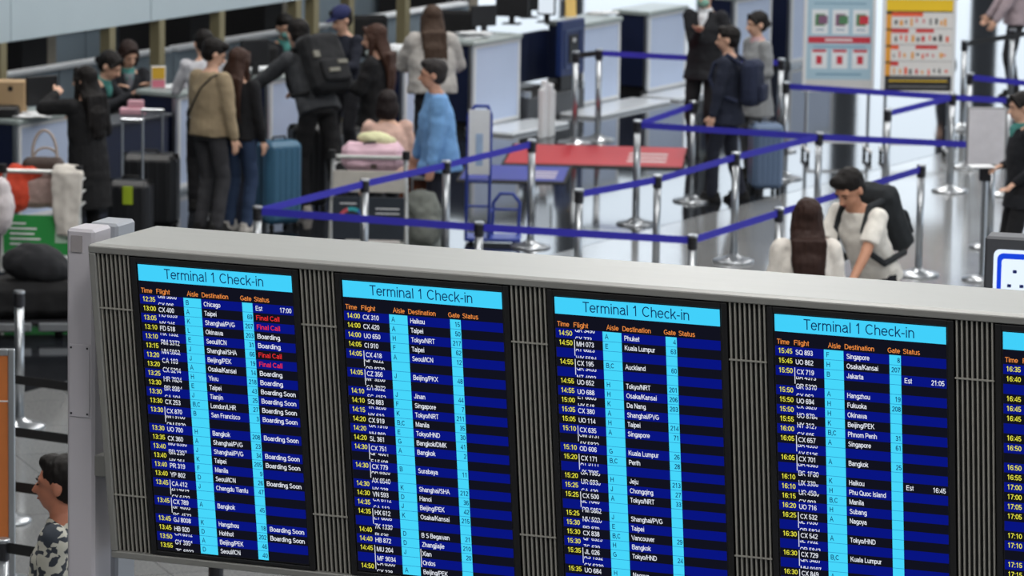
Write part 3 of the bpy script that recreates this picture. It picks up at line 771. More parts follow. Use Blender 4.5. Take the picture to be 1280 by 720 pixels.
r = on_counter(10, 146, 0.95); cb = thing('cardboard_box', 'tan cardboard box on the far left counter', 'box', (r.x, r.y, 0.95), CA-math.radians(60))
MB().box((-0.16, 0.10, 0), (0.14, 0.32, 0.30), 0.005).build('carton', mat('cardboard', (176, 148, 112), 0.8, 0, 0.08), cb)
MB().box((-0.01, 0.096, 0.22), (0.03, 0.101, 0.26)).build('hand_hole', M_DARK, cb)
pr = thing('label_printer', 'black printer in front of the cardboard box', 'printer', (r.x, r.y, 0.95), CA-math.radians(60))
MB().box((-0.20, -0.12, 0), (0.10, 0.09, 0.10), 0.02).build('casing', M_DARK, pr); MB().box((-0.12, -0.10, 0.10), (0.02, 0.0, 0.105)).build('paper_slot', M_STEELD, pr)
p = on_counter(198, 112); fl_ = thing('leaflet_holder', 'yellow and white leaflets in an upright holder beside the teal scarf agents', 'leaflets', (p.x, p.y, 0.95), math.radians(10))
MB().box((-0.07, 0, 0), (0.07, 0.03, 0.22), 0.004).build('holder', M_WHITE, fl_); MB().box((-0.06, -0.006, 0.10), (0.06, 0.0, 0.21)).build('leaflet', mat('yellow_print', (214, 170, 50), 0.6), fl_); MB().box((-0.06, -0.007, 0.02), (0.06, 0.0, 0.09)).build('leaflet', mat('pink_print', (214, 120, 140), 0.6), fl_)
p = on_counter(714, 22); ys = thing('desk_sign', 'small yellow and white standing card on the second bright counter', 'sign', (p.x, p.y, 0.95), 0.2)
MB().prism([(0, 0), (0.08, 0), (0.04, 0.22)], -0.06, 0.06).build('card', mat('yellow_card', (226, 190, 110), 0.6), ys)
MB().box((-0.07, -0.01, 0), (0.07, 0.10, 0.01)).build('foot', M_WHITE, ys)
# white tall paper roll stand beside the belt
p = at(684, 172); ws = thing('white_folded_barrier', 'stack of tall narrow white boards standing beside the dark weighing belt', 'boards', (p.x, p.y, 0), CA)
for i, (x, h_) in enumerate(((-0.12, 0.52), (-0.04, 0.60), (0.04, 0.56), (0.12, 0.48))):
    MB().box((x-0.035, -0.03+0.02*(i % 2), 0), (x+0.035, 0.03+0.02*(i % 2), h_), 0.01).build('board', M_WHITE, ws)
p = at(563, 182)
# floor mats
def mat_floor(px0, px1, py0, py1, col, label, name):
    a = at(px0, py1); b_ = at(px1, py0); 
    mid = at((px0+px1)/2, (py0+py1)/2); r = thing('floor_mat', label, 'mat', (mid.x, mid.y, 0), math.radians(-4))
    wx = (px1-px0)/FPX*mid.y*0.5; wy = (at(640, py0).y-at(640, py1).y)*0.5
    MB().box((-wx, -wy, 0), (wx, wy, 0.012), 0.003).build('rubber_edge', M_RUB, r)
    MB().box((-wx+0.03, -wy+0.12, 0.012), (wx-0.03, wy-0.05, 0.016)).build('mat_face', mat(name, col, 0.55, 0, 0.05), r)
    b = MB()
    for k in range(3): b.box((wx*0.35, -wy*0.5+k*wy*0.33, 0.016), (wx*0.78, -wy*0.35+k*wy*0.33, 0.018))
    b.build('print_lines', mat('mat_print', (200, 190, 190), 0.6), r)
mat_floor(632, 860, 183, 210, (176, 26, 40), 'long red floor mat with pale print between two posts', 'red_mat')
mat_floor(575, 712, 208, 229, (44, 56, 150), 'blue floor mat with pale print left of centre', 'blue_mat')

# ------------------------------------------------------------------ poster stands
def poster_stand(px, yb, wpx, label, kind):
    p = at(px, yb); s = FPX/ (p-Vector((0, 0, HC))).dot(fw); w_ = wpx/s
    r = thing('poster_stand', label, 'poster stand', (p.x, p.y, 0), math.radians(3))
    z0, z1 = 0.66, 1.65
    b = MB()
    b.box((-w_/2, -0.02, z0), (w_/2, 0.02, z0+0.035), 0.004); b.box((-w_/2, -0.02, z1-0.035), (w_/2, 0.02, z1), 0.004)
    b.box((-w_/2, -0.02, z0), (-w_/2+0.035, 0.02, z1), 0.004); b.box((w_/2-0.035, -0.02, z0), (w_/2, 0.02, z1), 0.004)
    b.build('poster_frame', M_WHITE, r)
    W2 = w_-0.07; H2 = z1-z0-0.07; x0 = -W2/2; y0 = z0+0.035
    def q(b, u0, v0, u1, v1, mi, d=0.0):
        b.cur = mi; b.quad((x0+u0*W2, -0.016-d, y0+v0*H2), (x0+u1*W2, -0.016-d, y0+v0*H2), (x0+u1*W2, -0.016-d, y0+v1*H2), (x0+u0*W2, -0.016-d, y0+v1*H2))
    b = MB()
    MB().box((x0, -0.015, y0), (x0+W2, 0.015, y0+H2)).build('backing', M_PAPER, r)
    P = lambda n_, c_: mat('print_'+n_, c_, 0.5, 0, 0.03)
    if kind == 1:
        ms = [P('sky', (168, 198, 214)), P('white', (228, 232, 236)), P('red', (200, 52, 68)), P('green', (80, 130, 90)), P('violet', (130, 90, 120)), P('pale', (206, 206, 206)), P('ink', (96, 140, 170))]
        q(b, 0, 0.0, 1, 0.10, 5); q(b, 0, 0.10, 1, 1, 0)
        for i in range(3):
            u = 0.07+i*0.315; q(b, u, 0.60, u+0.25, 0.87, 1, .001)
            q(b, u+0.05, 0.69, u+0.20, 0.82, (3, 4, 3)[i], .002); q(b, u+0.10, 0.71, u+0.24, 0.80, (4, 3, 2)[i], .0025); q(b, u+0.06, 0.64, u+0.19, 0.652, 6, .002)
            q(b, u, 0.22, u+0.25, 0.43, 1, .001); q(b, u+0.02, 0.40, u+0.23, 0.43, 2, .002); q(b, u+0.08, 0.27, u+0.17, 0.36, 2, .002)
        q(b, 0.02, 0.50, 0.98, 0.57, 2, .001); q(b, 0.28, 0.525, 0.70, 0.545, 1, .002)
        q(b, 0.15, 0.15, 0.85, 0.165, 6, .001); q(b, 0.10, 0.455, 0.90, 0.465, 6, .001); q(b, 0.1, 0.93, 0.9, 0.94, 6, .001)
    else:
        ms = [P('whitish', (224, 222, 220)), P('yellow', (240, 200, 40)), P('black', (30, 30, 32)), P('orange', (232, 96, 60)), P('red2', (206, 60, 60)), P('amber', (230, 160, 60)), P('grey', (130, 130, 130))]
        q(b, 0, 0, 1, 0.165, 2); q(b, 0, 0.165, 0.08, 0.86, 5); q(b, 0.08, 0.165, 1, 0.86, 0); q(b, 0, 0.86, 1, 0.875, 2); q(b, 0, 0.875, 1, 1, 1)
        for v in (0.14, 0.11, 0.05): q(b, 0.06, v-0.008, 0.94, v+0.004, 6 if v != 0.11 else 1, .001)
        for j, v in enumerate((0.86, 0.68, 0.50, 0.32)):
            q(b, 0.08, v-0.045, (0.55, 0.34, 0.20, 0.20)[j], v, 3 if j % 2 == 0 else 4, .001)
            if j in (1, 2): q(b, 0.45, v-0.04, 0.66+0.06*j, v, 4, .001)
            for i in range(10):
                u = 0.12+i*0.085+random.uniform(-.02, .02); q(b, u, v-random.uniform(.11, .15), u+random.uniform(.02, .05), v-random.uniform(.06, .10), random.choice((2, 3, 4, 6, 5)), .0015)
            q(b, 0, v-0.02, 0.08, v+0.0, 2, .001)
            if j: q(b, 0.08, v+0.002, 1, v+0.008, 6, .0012)
    b.build('poster_print', ms, r)
    for x in (-w_/2+0.05, w_/2-0.05):
        MB().tube((x, 0, 0.08), (x, 0, z0+0.01), 0.018).build('leg', M_STEEL, r)
        ft = MB().box((x-0.02, -0.25, 0.07), (x+0.02, 0.25, 0.10), 0.005).build('foot', M_WHITE, r)
        for y in (-0.22, 0.22): MB().tube((x-0.014, y, 0.035), (x+0.014, y, 0.035), 0.035, n=14).build('caster', M_RUB, ft)
    MB().box((-w_/2+0.05, -0.015, 0.14), (w_/2-0.05, 0.015, 0.17)).build('cross_bar', M_WHITE, r)
poster_stand(1045, 196, 90, 'white framed pale blue poster with red band, left of the two poster stands', 1)
poster_stand(1144, 199, 92, 'white framed poster with yellow heading and red labels, right of the two poster stands', 2)
# white paper sign on a post
p = at(1227, 350); r = thing('paper_sign_stand', 'white sheet sign on a grey post right of the posters', 'sign', (p.x, p.y, 0), math.radians(2))
MB().box((-0.165, -0.015, 0.97), (0.165, 0.015, 1.46), 0.004).build('sign_frame', mat('grey_frame', (150, 150, 152), 0.5), r)
MB().box((-0.152, -0.019, 0.983), (0.152, -0.014, 1.447)).build('sheet', mat('sheet_grey_white', (226, 224, 230), 0.6), r)
MB().tube((0, 0, 0.03), (0, 0, 0.97), 0.027).build('pole', M_STEEL, r); MB().box((-0.05, -0.04, 0.84), (0.05, 0.04, 0.97), 0.01).build('clamp', M_STEELD, r)
MB().lathe([(0.001, 0), (0.17, 0), (0.17, 0.015), (0.05, 0.04), (0.001, 0.04)]).build('base', M_STEEL, r, True)
# illuminated blue sign behind the board
r = thing('lit_direction_sign', 'dark box sign with lit blue face and white pictogram squares at the right edge', 'sign', (2.28, 21.0, 0), math.radians(-14))
MB().box((0, 0, 2.15), (1.3, 0.16, 2.735), 0.012).build('casing', mat('charcoal_casing', (74, 76, 82), 0.5), r)
b = MB()
def rq(b, x0, z0, x1, z1, y, rad=0.03):
    pts = []
    for cx, cz, a0 in ((x1-rad, z1-rad, 0), (x0+rad, z1-rad, 90), (x0+rad, z0+rad, 180), (x1-rad, z0+rad, 270)):
        for k in range(5): a = math.radians(a0+k*22.5); pts.append((cx+rad*math.cos(a), y, cz+rad*math.sin(a)))
    b.add(pts, [tuple(range(len(pts)))])
b.cur = 0; rq(b, 0.045, 2.20, 1.28, 2.675, -0.002)
b.cur = 1; rq(b, 0.063, 2.218, 1.26, 2.657, -0.004)
b.cur = 0; rq(b, 0.085, 2.43, 0.22, 2.63, -0.006, 0.015); rq(b, 0.085, 2.24, 0.22, 2.41, -0.006, 0.015); rq(b, 0.25, 2.55, 0.60, 2.59, -0.006, 0.015); rq(b, 0.27, 2.47, 0.6, 2.50, -0.006, 0.01)
b.cur = 2
for x, z in ((0.15, 2.57), (0.125, 2.50), (0.185, 2.50), (0.11, 2.34), (0.17, 2.35), (0.18, 2.30)): rq(b, x-0.010, z-0.008, x+0.010, z+0.008, -0.008, 0.004)
b.build('lit_face', [glow('sign_white', (225, 238, 255), 1.1), glow('sign_blue', (26, 70, 222), 1.0), glow('sign_dark', (30, 40, 90))], r)
for x in (0.3, 1.1): MB().tube((x, 0.08, 0), (x, 0.08, 2.16), 0.035).build('pole', M_STEELD, r)
# orange board at the lower left
p = at(18, 437, 1.8)
r = thing('orange_notice_board', 'orange panel in aluminium frame cut by the lower left edge', 'board', (p.x, p.y, 0), math.radians(2))
b = MB(); b.box((-0.035, 0, 0.3), (0, 0.04, 1.8), 0.004); b.box((-0.9, 0, 0.3), (-0.865, 0.04, 1.8), 0.004); b.box((-0.865, 0, 1.765), (-0.035, 0.04, 1.8), 0.004); b.box((-0.865, 0, 0.3), (-0.035, 0.04, 0.335), 0.004)
b.build('frame', M_STEEL, r)
MB().box((-0.865, 0.008, 0.335), (-0.035, 0.03, 1.765)).build('orange_panel', mat('orange_print', (196, 112, 52), 0.6), r)
MB().box((-0.865, 0.004, 1.52), (-0.035, 0.008, 1.526)).build('white_line', M_PAPER, r)
for x in (-0.8, -0.1): MB().box((x-0.02, -0.2, 0), (x+0.02, 0.24, 0.3), 0.005).build('foot', M_STEEL, r)

# ------------------------------------------------------------------ luggage trolleys
def trolley(px, ytop, rz, label, kind):
    p = at(px, ytop, 1.0); r = thing('luggage_trolley', label, 'trolley', (p.x, p.y, 0), rz, 'airport luggage trolleys')
    w_ = 0.30; M_T = mat('trolley_silver', (206, 208, 206), 0.35, 0.4, 0.04)
    for s_ in (-1, 1):
        MB().path([(s_*w_, 0.0, 0.99), (s_*(w_+0.01), -0.02, 0.6), (s_*(w_+0.02), -0.06, 0.16)], 0.019).build('side_tube', M_T, r, True)
        MB().tube((s_*(w_+0.01), -0.04, 0.96), (s_*(w_+0.01), -0.04, 1.03), 0.034, n=12).build('hand_grip', M_DARK, r)
        MB().path([(s_*(w_+0.02), -0.06, 0.16), (s_*0.25, 0.80, 0.12)], 0.02).build('base_tube', M_T, r, True)
        for y in (-0.05, 0.70): MB().tube((s_*0.27-0.02, y, 0.075), (s_*0.27+0.02, y, 0.075), 0.075, n=16).build('wheel', M_RUB, r)
    MB().tube((-w_, 0.0, 0.97), (w_, 0.0, 0.97), 0.018).build('handle_bar', M_T, r)
    MB().box((-0.26, 0.0, 0.13), (0.26, 0.80, 0.16), 0.005).build('platform', M_T, r)
    MB().box((-w_, -0.075, 0.16), (w_, -0.045, 0.26), 0.005).build('lower_panel', M_T, r)
    b = MB(); 
    for z in (0.68, 0.78, 0.88): b.tube((-w_, 0.32, z), (w_, 0.32, z), 0.008, n=6); b.tube((-w_, 0.0, z), (-w_, 0.32, z), 0.008, n=6); b.tube((w_, 0.0, z), (w_, 0.32, z), 0.008, n=6)
    b.build('basket', M_T, r)
    if kind == 'green':
        MB().box((-w_-0.005, -0.06, 0.30), (w_+0.005, -0.035, 0.62), 0.004).build('advert_panel', mat('green_print', (44, 148, 70), 0.5, 0, 0.04), r)
        b = MB()
        for k, (u, wd) in enumerate(((0.05, .13), (0.05, .22), (0.05, .20), (0.05, .25), (0.05, .23))): b.box((-w_+u, -0.064, 0.545-k*0.042), (-w_+u+wd, -0.060, 0.560-k*0.042))
        b.build('advert_print', M_PAPER, r)
        MB().box((0.12, -0.064, 0.40), (0.22, -0.060, 0.54)).build('advert_square', mat('pale_square', (190, 215, 195), 0.6), r)
    else:
        MB().box((-w_, -0.05, 0.68), (w_, -0.03, 0.86), 0.004).build('upper_panel', mat('beige_panel', (196, 192, 184), 0.5), r)
        MB().box((-w_, -0.06, 0.28), (w_, -0.035, 0.64), 0.004).build('advert_panel', mat('charcoal_print', (42, 50, 60), 0.5), r)
        b = MB(); n = 26; ms = [mat('ring_teal', (60, 180, 190), 0.6), mat('ring_red', (210, 90, 100), 0.6), mat('ring_blue', (60, 110, 190), 0.6), M_PAPER]
        for k in range(n):
            a0 = math.radians(10+160*k/n); a1 = math.radians(10+160*(k+1)/n); b.cur = 1 if k > n*0.6 else (2 if k < n*.3 else 0)
            b.quad(*[(-0.14+R_*math.cos(a), -0.0615, 0.44+R_*math.sin(a)) for R_, a in ((0.085, a0), (0.115, a0), (0.115, a1), (0.085, a1))])
        b.cur = 3
        for k, wd in enumerate((.20, .20, .22, .15)): b.box((0.26-wd, -0.0635, 0.54-k*0.04), (0.26, -0.0605, 0.55-k*0.04))
        b.box((-0.24, -0.0635, 0.58), (-0.10, -0.0605, 0.59)); b.build('advert_print', ms, r)
    return r
trolley(52, 210, math.radians(-4), 'trolley with green advert panel and pinkish bag in its basket', 'green')
trolley(462, 192, math.radians(-3), 'trolley with charcoal advert panel carrying the pink bag', 'grey')
def soft(name, mb, m, parent=None, vox=0.014, amp=0.008, sc=9, loc=None, rz=0, smooth=3):
    me = remesh(mb, vox, name, m, smooth, lambda c: amp*noise.noise(c*sc)+amp*0.5*noise.noise(c*sc*2.3))
    o = link(name, me, parent)
    if loc is not None: o.location = loc
    o.rotation_euler.z = rz
    return o
def rbox(mb, a, b, ch): return mb.box(a, b, ch)
# pinkish bag in the green trolley basket
p = at(52, 210, 1.0); TP = Vector((p.x, p.y, 0)); RZ = Matrix.Rotation(math.radians(-4), 3, 'Z')
def tl(v): return TP+RZ @ Vector(v)
b = MB().box((-0.24, 0.02, 0.66), (0.24, 0.28, 0.94), 0.05); tag(soft('checked_bag', b, mat('pink_brown_check', (170, 146, 140), 0.9, 0, 0.35, 30), None, 0.015, 0.012, 9, TP, math.radians(-4)), 'dusty pink checked bag sitting in the green panel trolley basket', 'bag')
hb = thing('handbag', 'brown handbag with pale ring handle on top of the checked bag', 'bag', tl((0.0, 0.14, 0.93)), math.radians(-4))
soft('bag_body', MB().box((-0.18, -0.09, 0), (0.16, 0.09, 0.14), 0.04), mat('brown_leather', (66, 50, 44), 0.6), hb, 0.013, 0.006)
b = MB(); b.path([(-0.09+0.0, 0, 0.10)]+[(-0.0+0.10*math.cos(a), 0, 0.16+0.20*math.sin(a)) for a in [PI*(1-k/10) for k in range(11)]]+[(0.10, 0, 0.10)], 0.012); b.build('ring_handle', mat('pale_leather', (176, 160, 150), 0.5), hb, True)
b = MB(); b.path([(-0.06, 0.05, 0.08)]+[(-0.0+0.10*math.cos(a), 0.06, 0.12+0.09*math.sin(a)) for a in [PI*(1-k/8) for k in range(9)]], 0.010); b.build('ring_handle', mat('pale_leather', (176, 160, 150), 0.5), hb, True)
b = MB(); b.loft([[Vector((0.20+x*0.10, y, z)) for x, y in ((-1, -.03), (0, -.06), (1, -.03), (1, .05), (0, .08), (-1, .05))] for z in (1.03,)]+[[Vector((0.22+x*wx, y-0.08, z)) for x, y in ((-1, -.02), (0, -.05), (1, -.02), (1, .03), (0, .05), (-1, .03))] for z, wx in ((0.98, .13), (0.8, .12), (0.6, .10), (0.46, .08))])
tag(soft('draped_jacket', b, mat('cream_cloth', (214, 208, 200), 0.9, 0, 0.06), None, 0.013, 0.02, 7, TP, math.radians(-4)), 'cream jacket draped over the right side of the green panel trolley', 'jacket')
p = at(22, 240, 0.8); tag(soft('orange_bag', MB().ell((-0.02, 0, 0), (0.16, 0.12, 0.20)).ell((0.1, 0, 0.12), (0.12, 0.1, 0.08)), mat('orange_red_cloth', (214, 74, 48), 0.8), None, 0.014, 0.02, 9, p+Vector((0, 0.1, 0.02))), 'orange red cloth bag behind the green panel trolley', 'bag')
p = at(2, 250, 0.8); tag(soft('white_bundle', MB().ell((0, 0, -0.05), (0.10, 0.12, 0.24)), mat('white_cloth', (214, 206, 208), 0.9), None, 0.014, 0.02, 9, p), 'white cloth bundle cut by the left picture edge', 'cloth')
# pink bag and yellow cloth on the second trolley
p = at(462, 192, 1.0); TP = Vector((p.x, p.y, 0)); RZ = Matrix.Rotation(math.radians(-3), 3, 'Z')
pb = thing('pink_bag', 'pale pink soft bag with buckle on the charcoal panel trolley', 'bag', tl((0.02, 0.14, 0.84)), math.radians(-3))
soft('bag_body', MB().box((-0.27, -0.12, 0), (0.26, 0.12, 0.24), 0.06), mat('pale_pink_cloth', (224, 188, 202), 0.8), pb, 0.013, 0.012, 8)
MB().path([(-0.08, -0.05, 0.13), (-0.07, -0.07, 0.24), (0.02, -0.08, 0.25)], 0.008).build('bag_strap', M_DARK, pb); MB().box((-0.01, -0.135, 0.03), (0.04, -0.118, 0.07), 0.004).build('buckle', mat('bronze', (90, 80, 76), 0.4, 0.5), pb)
tag(soft('yellow_cloth', MB().ell((0, 0, 0), (0.15, 0.09, 0.06)).ell((0.09, 0, -0.02), (0.10, 0.08, 0.05)), mat('pale_yellow_cloth', (216, 214, 172), 0.9), None, 0.013, 0.012, 9, tl((0.03, 0.16, 1.11))), 'pale yellow cloth heaped on the pink bag', 'cloth')
# blue platform trolley with a white sheet on its tall back
p = at(599, 306); r = thing('blue_hand_truck', 'blue tube platform trolley with tall white sheet on its back frame', 'trolley', (p.x, p.y, 0), math.radians(-2))
M_BT = mat('blue_tube', (40, 62, 150), 0.4, 0, 0.05)
MB().path([(-0.12, 0, 0.05), (-0.11, 0, 1.14), (-0.05, 0, 1.22), (0.06, 0, 1.22), (0.09, 0, 1.14), (0.08, 0, 0.05)], 0.014).build('tall_frame', M_BT, r, True)
MB().path([(0.10, 0.25, 0.05), (0.11, 0.25, 0.34), (0.17, 0.25, 0.42), (0.28, 0.25, 0.42), (0.34, 0.25, 0.34), (0.33, 0.25, 0.05)], 0.014).build('low_frame', M_BT, r, True)
b = MB(); 
for z in (0.16, 0.34, 0.56): b.tube((-0.12, 0, z), (0.085, 0, z), 0.011, n=8)
b.tube((0.10, 0.25, 0.28), (0.34, 0.25, 0.28), 0.011, n=8); b.tube((0.085, 0, 0.28), (0.10, 0.25, 0.28), 0.011, n=8); b.build('cross_tubes', M_BT, r)
MB().box((-0.13, -0.02, 0.03), (0.36, 0.30, 0.06), 0.006).build('deck', M_BT, r)
for x in (-0.08, 0.30):
    for y in (0.02, 0.26): MB().tube((x-0.012, y, 0.02), (x+0.012, y, 0.02), 0.02, n=10).build('wheel', M_RUB, r)
sh = MB().box((-0.105, -0.02, 0.62), (0.08, -0.014, 1.19), 0.002).build('white_sheet', M_PAPER, r)
MB().box((-0.04, -0.023, 0.70), (0.02, -0.0205, 0.98)).build('sheet_print', mat('pale_blue_print', (170, 195, 226), 0.6), sh)

# ------------------------------------------------------------------ suitcases
def suitcase(px, yb, w_, h_, d_, rz, col, label, handle=0.0, tagcol=None, ribs=5):
    p = at(px, yb); r = thing('suitcase', label, 'suitcase', (p.x, p.y, 0), rz, None); m = mat('shell_%d_%d_%d' % col, col, 0.4, 0, 0.08, 6)
    z0 = 0.05
    bb = MB().box((-w_/2, -d_/2, z0), (w_/2, d_/2, z0+h_), min(0.05, w_*0.12)).build('shell', m, r)
    bv = bb.modifiers.new('b', 'BEVEL'); bv.width = 0.012; bv.segments = 2
    b = MB()
    for i in range(ribs):
        x = -w_/2+w_*(i+1)/(ribs+1); b.box((x-0.008, -d_/2-0.006, z0+0.06), (x+0.008, d_/2+0.006, z0+h_-0.06), 0.004)
    b.build('ribs', m, r)
    MB().box((-w_/2-0.003, -0.006, z0+0.02), (w_/2+0.003, 0.006, z0+h_+0.003)).build('zip', M_DARK, r)
    for sx in (-1, 1):
        for sy in (-1, 1): MB().tube((sx*(w_/2-0.05)-0.012, sy*(d_/2-0.04), 0.027), (sx*(w_/2-0.05)+0.012, sy*(d_/2-0.04), 0.027), 0.027, n=12).build('wheel', M_RUB, r)
    MB().path([(-0.07, 0, z0+h_), (-0.06, 0, z0+h_+0.03), (0.06, 0, z0+h_+0.03), (0.07, 0, z0+h_)], 0.009).build('carry_handle', M_DARK, r)
    if handle:
        b = MB(); y = d_*0.3
        for s_ in (-1, 1): b.tube((s_*0.09, y, z0+h_), (s_*0.09, y, z0+h_+handle), 0.010, n=8)
        b.box((-0.105, y-0.014, z0+h_+handle-0.01), (0.105, y+0.014, z0+h_+handle+0.025), 0.008); b.build('telescopic_handle', M_STEEL, r)
    if tagcol:
        MB().box((-0.04, -d_/2-0.016, z0+h_-0.20), (0.05, -d_/2-0.008, z0+h_-0.04), 0.003).build('luggage_tag', mat('tag_green', tagcol, 0.6), r)
    return r
K = (26, 27, 30)
suitcase(163, 306, 0.38, 0.52, 0.24, math.radians(-8), (34, 35, 39), 'small black cabin suitcase with yellow green tag and raised handle', 0.50, (166, 190, 40))
suitcase(188, 288, 0.50, 0.64, 0.30, math.radians(-6), (30, 31, 34), 'larger black suitcase behind the one with the yellow green tag', 0.36)
suitcase(348, 285, 0.36, 0.74, 0.27, math.radians(35), (58, 102, 130), 'teal blue hard suitcase standing left of centre, by the black ones', 0)
suitcase(384, 262, 0.34, 0.74, 0.27, math.radians(20), K, 'black suitcase right of the teal blue one', 0.0)
suitcase(526, 332, 0.34, 0.46, 0.25, math.radians(-5), (148, 152, 146), 'grey green suitcase right of the charcoal panel trolley', 0.22)
suitcase(956, 241, 0.30, 0.62, 0.26, math.radians(12), (96, 116, 144), 'blue grey suitcase behind the man with the navy backpack', 0.0)
p = at(527, 262, 0.50); tag(soft('folded_jacket', MB().ell((0, 0, 0), (0.18, 0.14, 0.17)).ell((0.04, -0.05, -0.16), (0.15, 0.12, 0.14)), mat('grey_green_cloth', (120, 124, 118), 0.9), None, 0.014, 0.025, 8, p), 'grey green jacket bundled over the grey green suitcase', 'jacket')
p = at(522, 240, 0.62); hb = thing('brown_shoulder_bag', 'rust brown shoulder bag behind the grey jacket bundle', 'bag', p+Vector((0, 0.15, -0.2)), 0)
soft('bag_body', MB().box((-0.16, -0.07, 0), (0.17, 0.07, 0.36), 0.05), mat('rust_leather', (112, 62, 40), 0.7), hb, 0.014, 0.012); MB().box((-0.12, -0.08, 0.24), (0.14, -0.07, 0.35), 0.004).build('bag_flap', mat('rust_leather_dark', (90, 48, 32), 0.7), hb)
# black bags on a dark trolley, lower left
p = at(36, 424); dt = thing('dark_trolley', 'dark luggage trolley under a heap of black bags at left', 'trolley', (p.x, p.y, 0), math.radians(8))
MB().box((-0.30, 0, 0.10), (0.34, 0.75, 0.14), 0.01).build('platform', M_STEELD, dt)
MB().box((-0.32, -0.04, 0.06), (0.02, 0.0, 0.13), 0.01).build('bumper', M_STEEL, dt); MB().box((0.07, -0.04, 0.06), (0.34, 0.0, 0.13), 0.01).build('bumper', M_STEEL, dt)
for s_ in (-1, 1):
    for y in (0.08, 0.65): MB().tube((s_*0.24-0.02, y, 0.05), (s_*0.24+0.02, y, 0.05), 0.05, n=14).build('wheel', M_RUB, dt)
RZ = Matrix.Rotation(math.radians(8), 3, 'Z'); TP = Vector((p.x, p.y, 0))
tag(soft('black_holdall', MB().box((-0.34, 0.04, 0.145), (0.36, 0.55, 0.42), 0.06), M_BLACK, None, 0.016, 0.014, 6, TP, math.radians(8)), 'wide black holdall lowest on the dark trolley', 'bag')
tag(soft('black_rucksack', MB().ell((0.04, 0.28, 0.55), (0.25, 0.20, 0.15)).ell((0.14, 0.27, 0.50), (0.20, 0.18, 0.13)), mat('faded_black_cloth', (32, 33, 37), 0.9, 0, 0.3), None, 0.016, 0.02, 6, TP, math.radians(8)), 'slumped black rucksack on top of the dark trolley', 'bag')

# ------------------------------------------------------------------ office chairs of the staff
def office_chair(px, yt, rz, label):
    p = at(px, yt, 1.05); r = thing('office_chair', label, 'chair', (p.x, p.y, 0), rz, None)
    soft('backrest', MB().box((-0.22, -0.04, 0.58), (0.22, 0.05, 1.05), 0.04), M_BLACK, r, 0.016, 0.004)
    soft('seat', MB().box((-0.24, 0.0, 0.44), (0.24, 0.46, 0.54), 0.04), M_BLACK, r, 0.016, 0.004)
    MB().tube((0, 0.22, 0.08), (0, 0.22, 0.45), 0.025).build('column', M_STEELD, r); MB().box((-0.03, -0.02, 0.46), (0.03, 0.02, 0.7)).build('back_stem', M_STEELD, r)
    for k in range(5):
        a = 2*PI*k/5; MB().tube((0, 0.22, 0.08), (0.27*math.cos(a), 0.22+0.27*math.sin(a), 0.06), 0.018, 0.012).build('leg', M_STEELD, r); MB().ell((0.27*math.cos(a), 0.22+0.27*math.sin(a), 0.03), (0.025, 0.025, 0.03), n=8, m=6).build('caster', M_RUB, r)
office_chair(461, 18, math.radians(200), 'black office chair behind the woman with long brown hair')
office_chair(572, 12, math.radians(170), 'black office chair right of the grey hooded woman')
office_chair(322, 56, math.radians(200), 'black office chair left of the agent with teal mask')

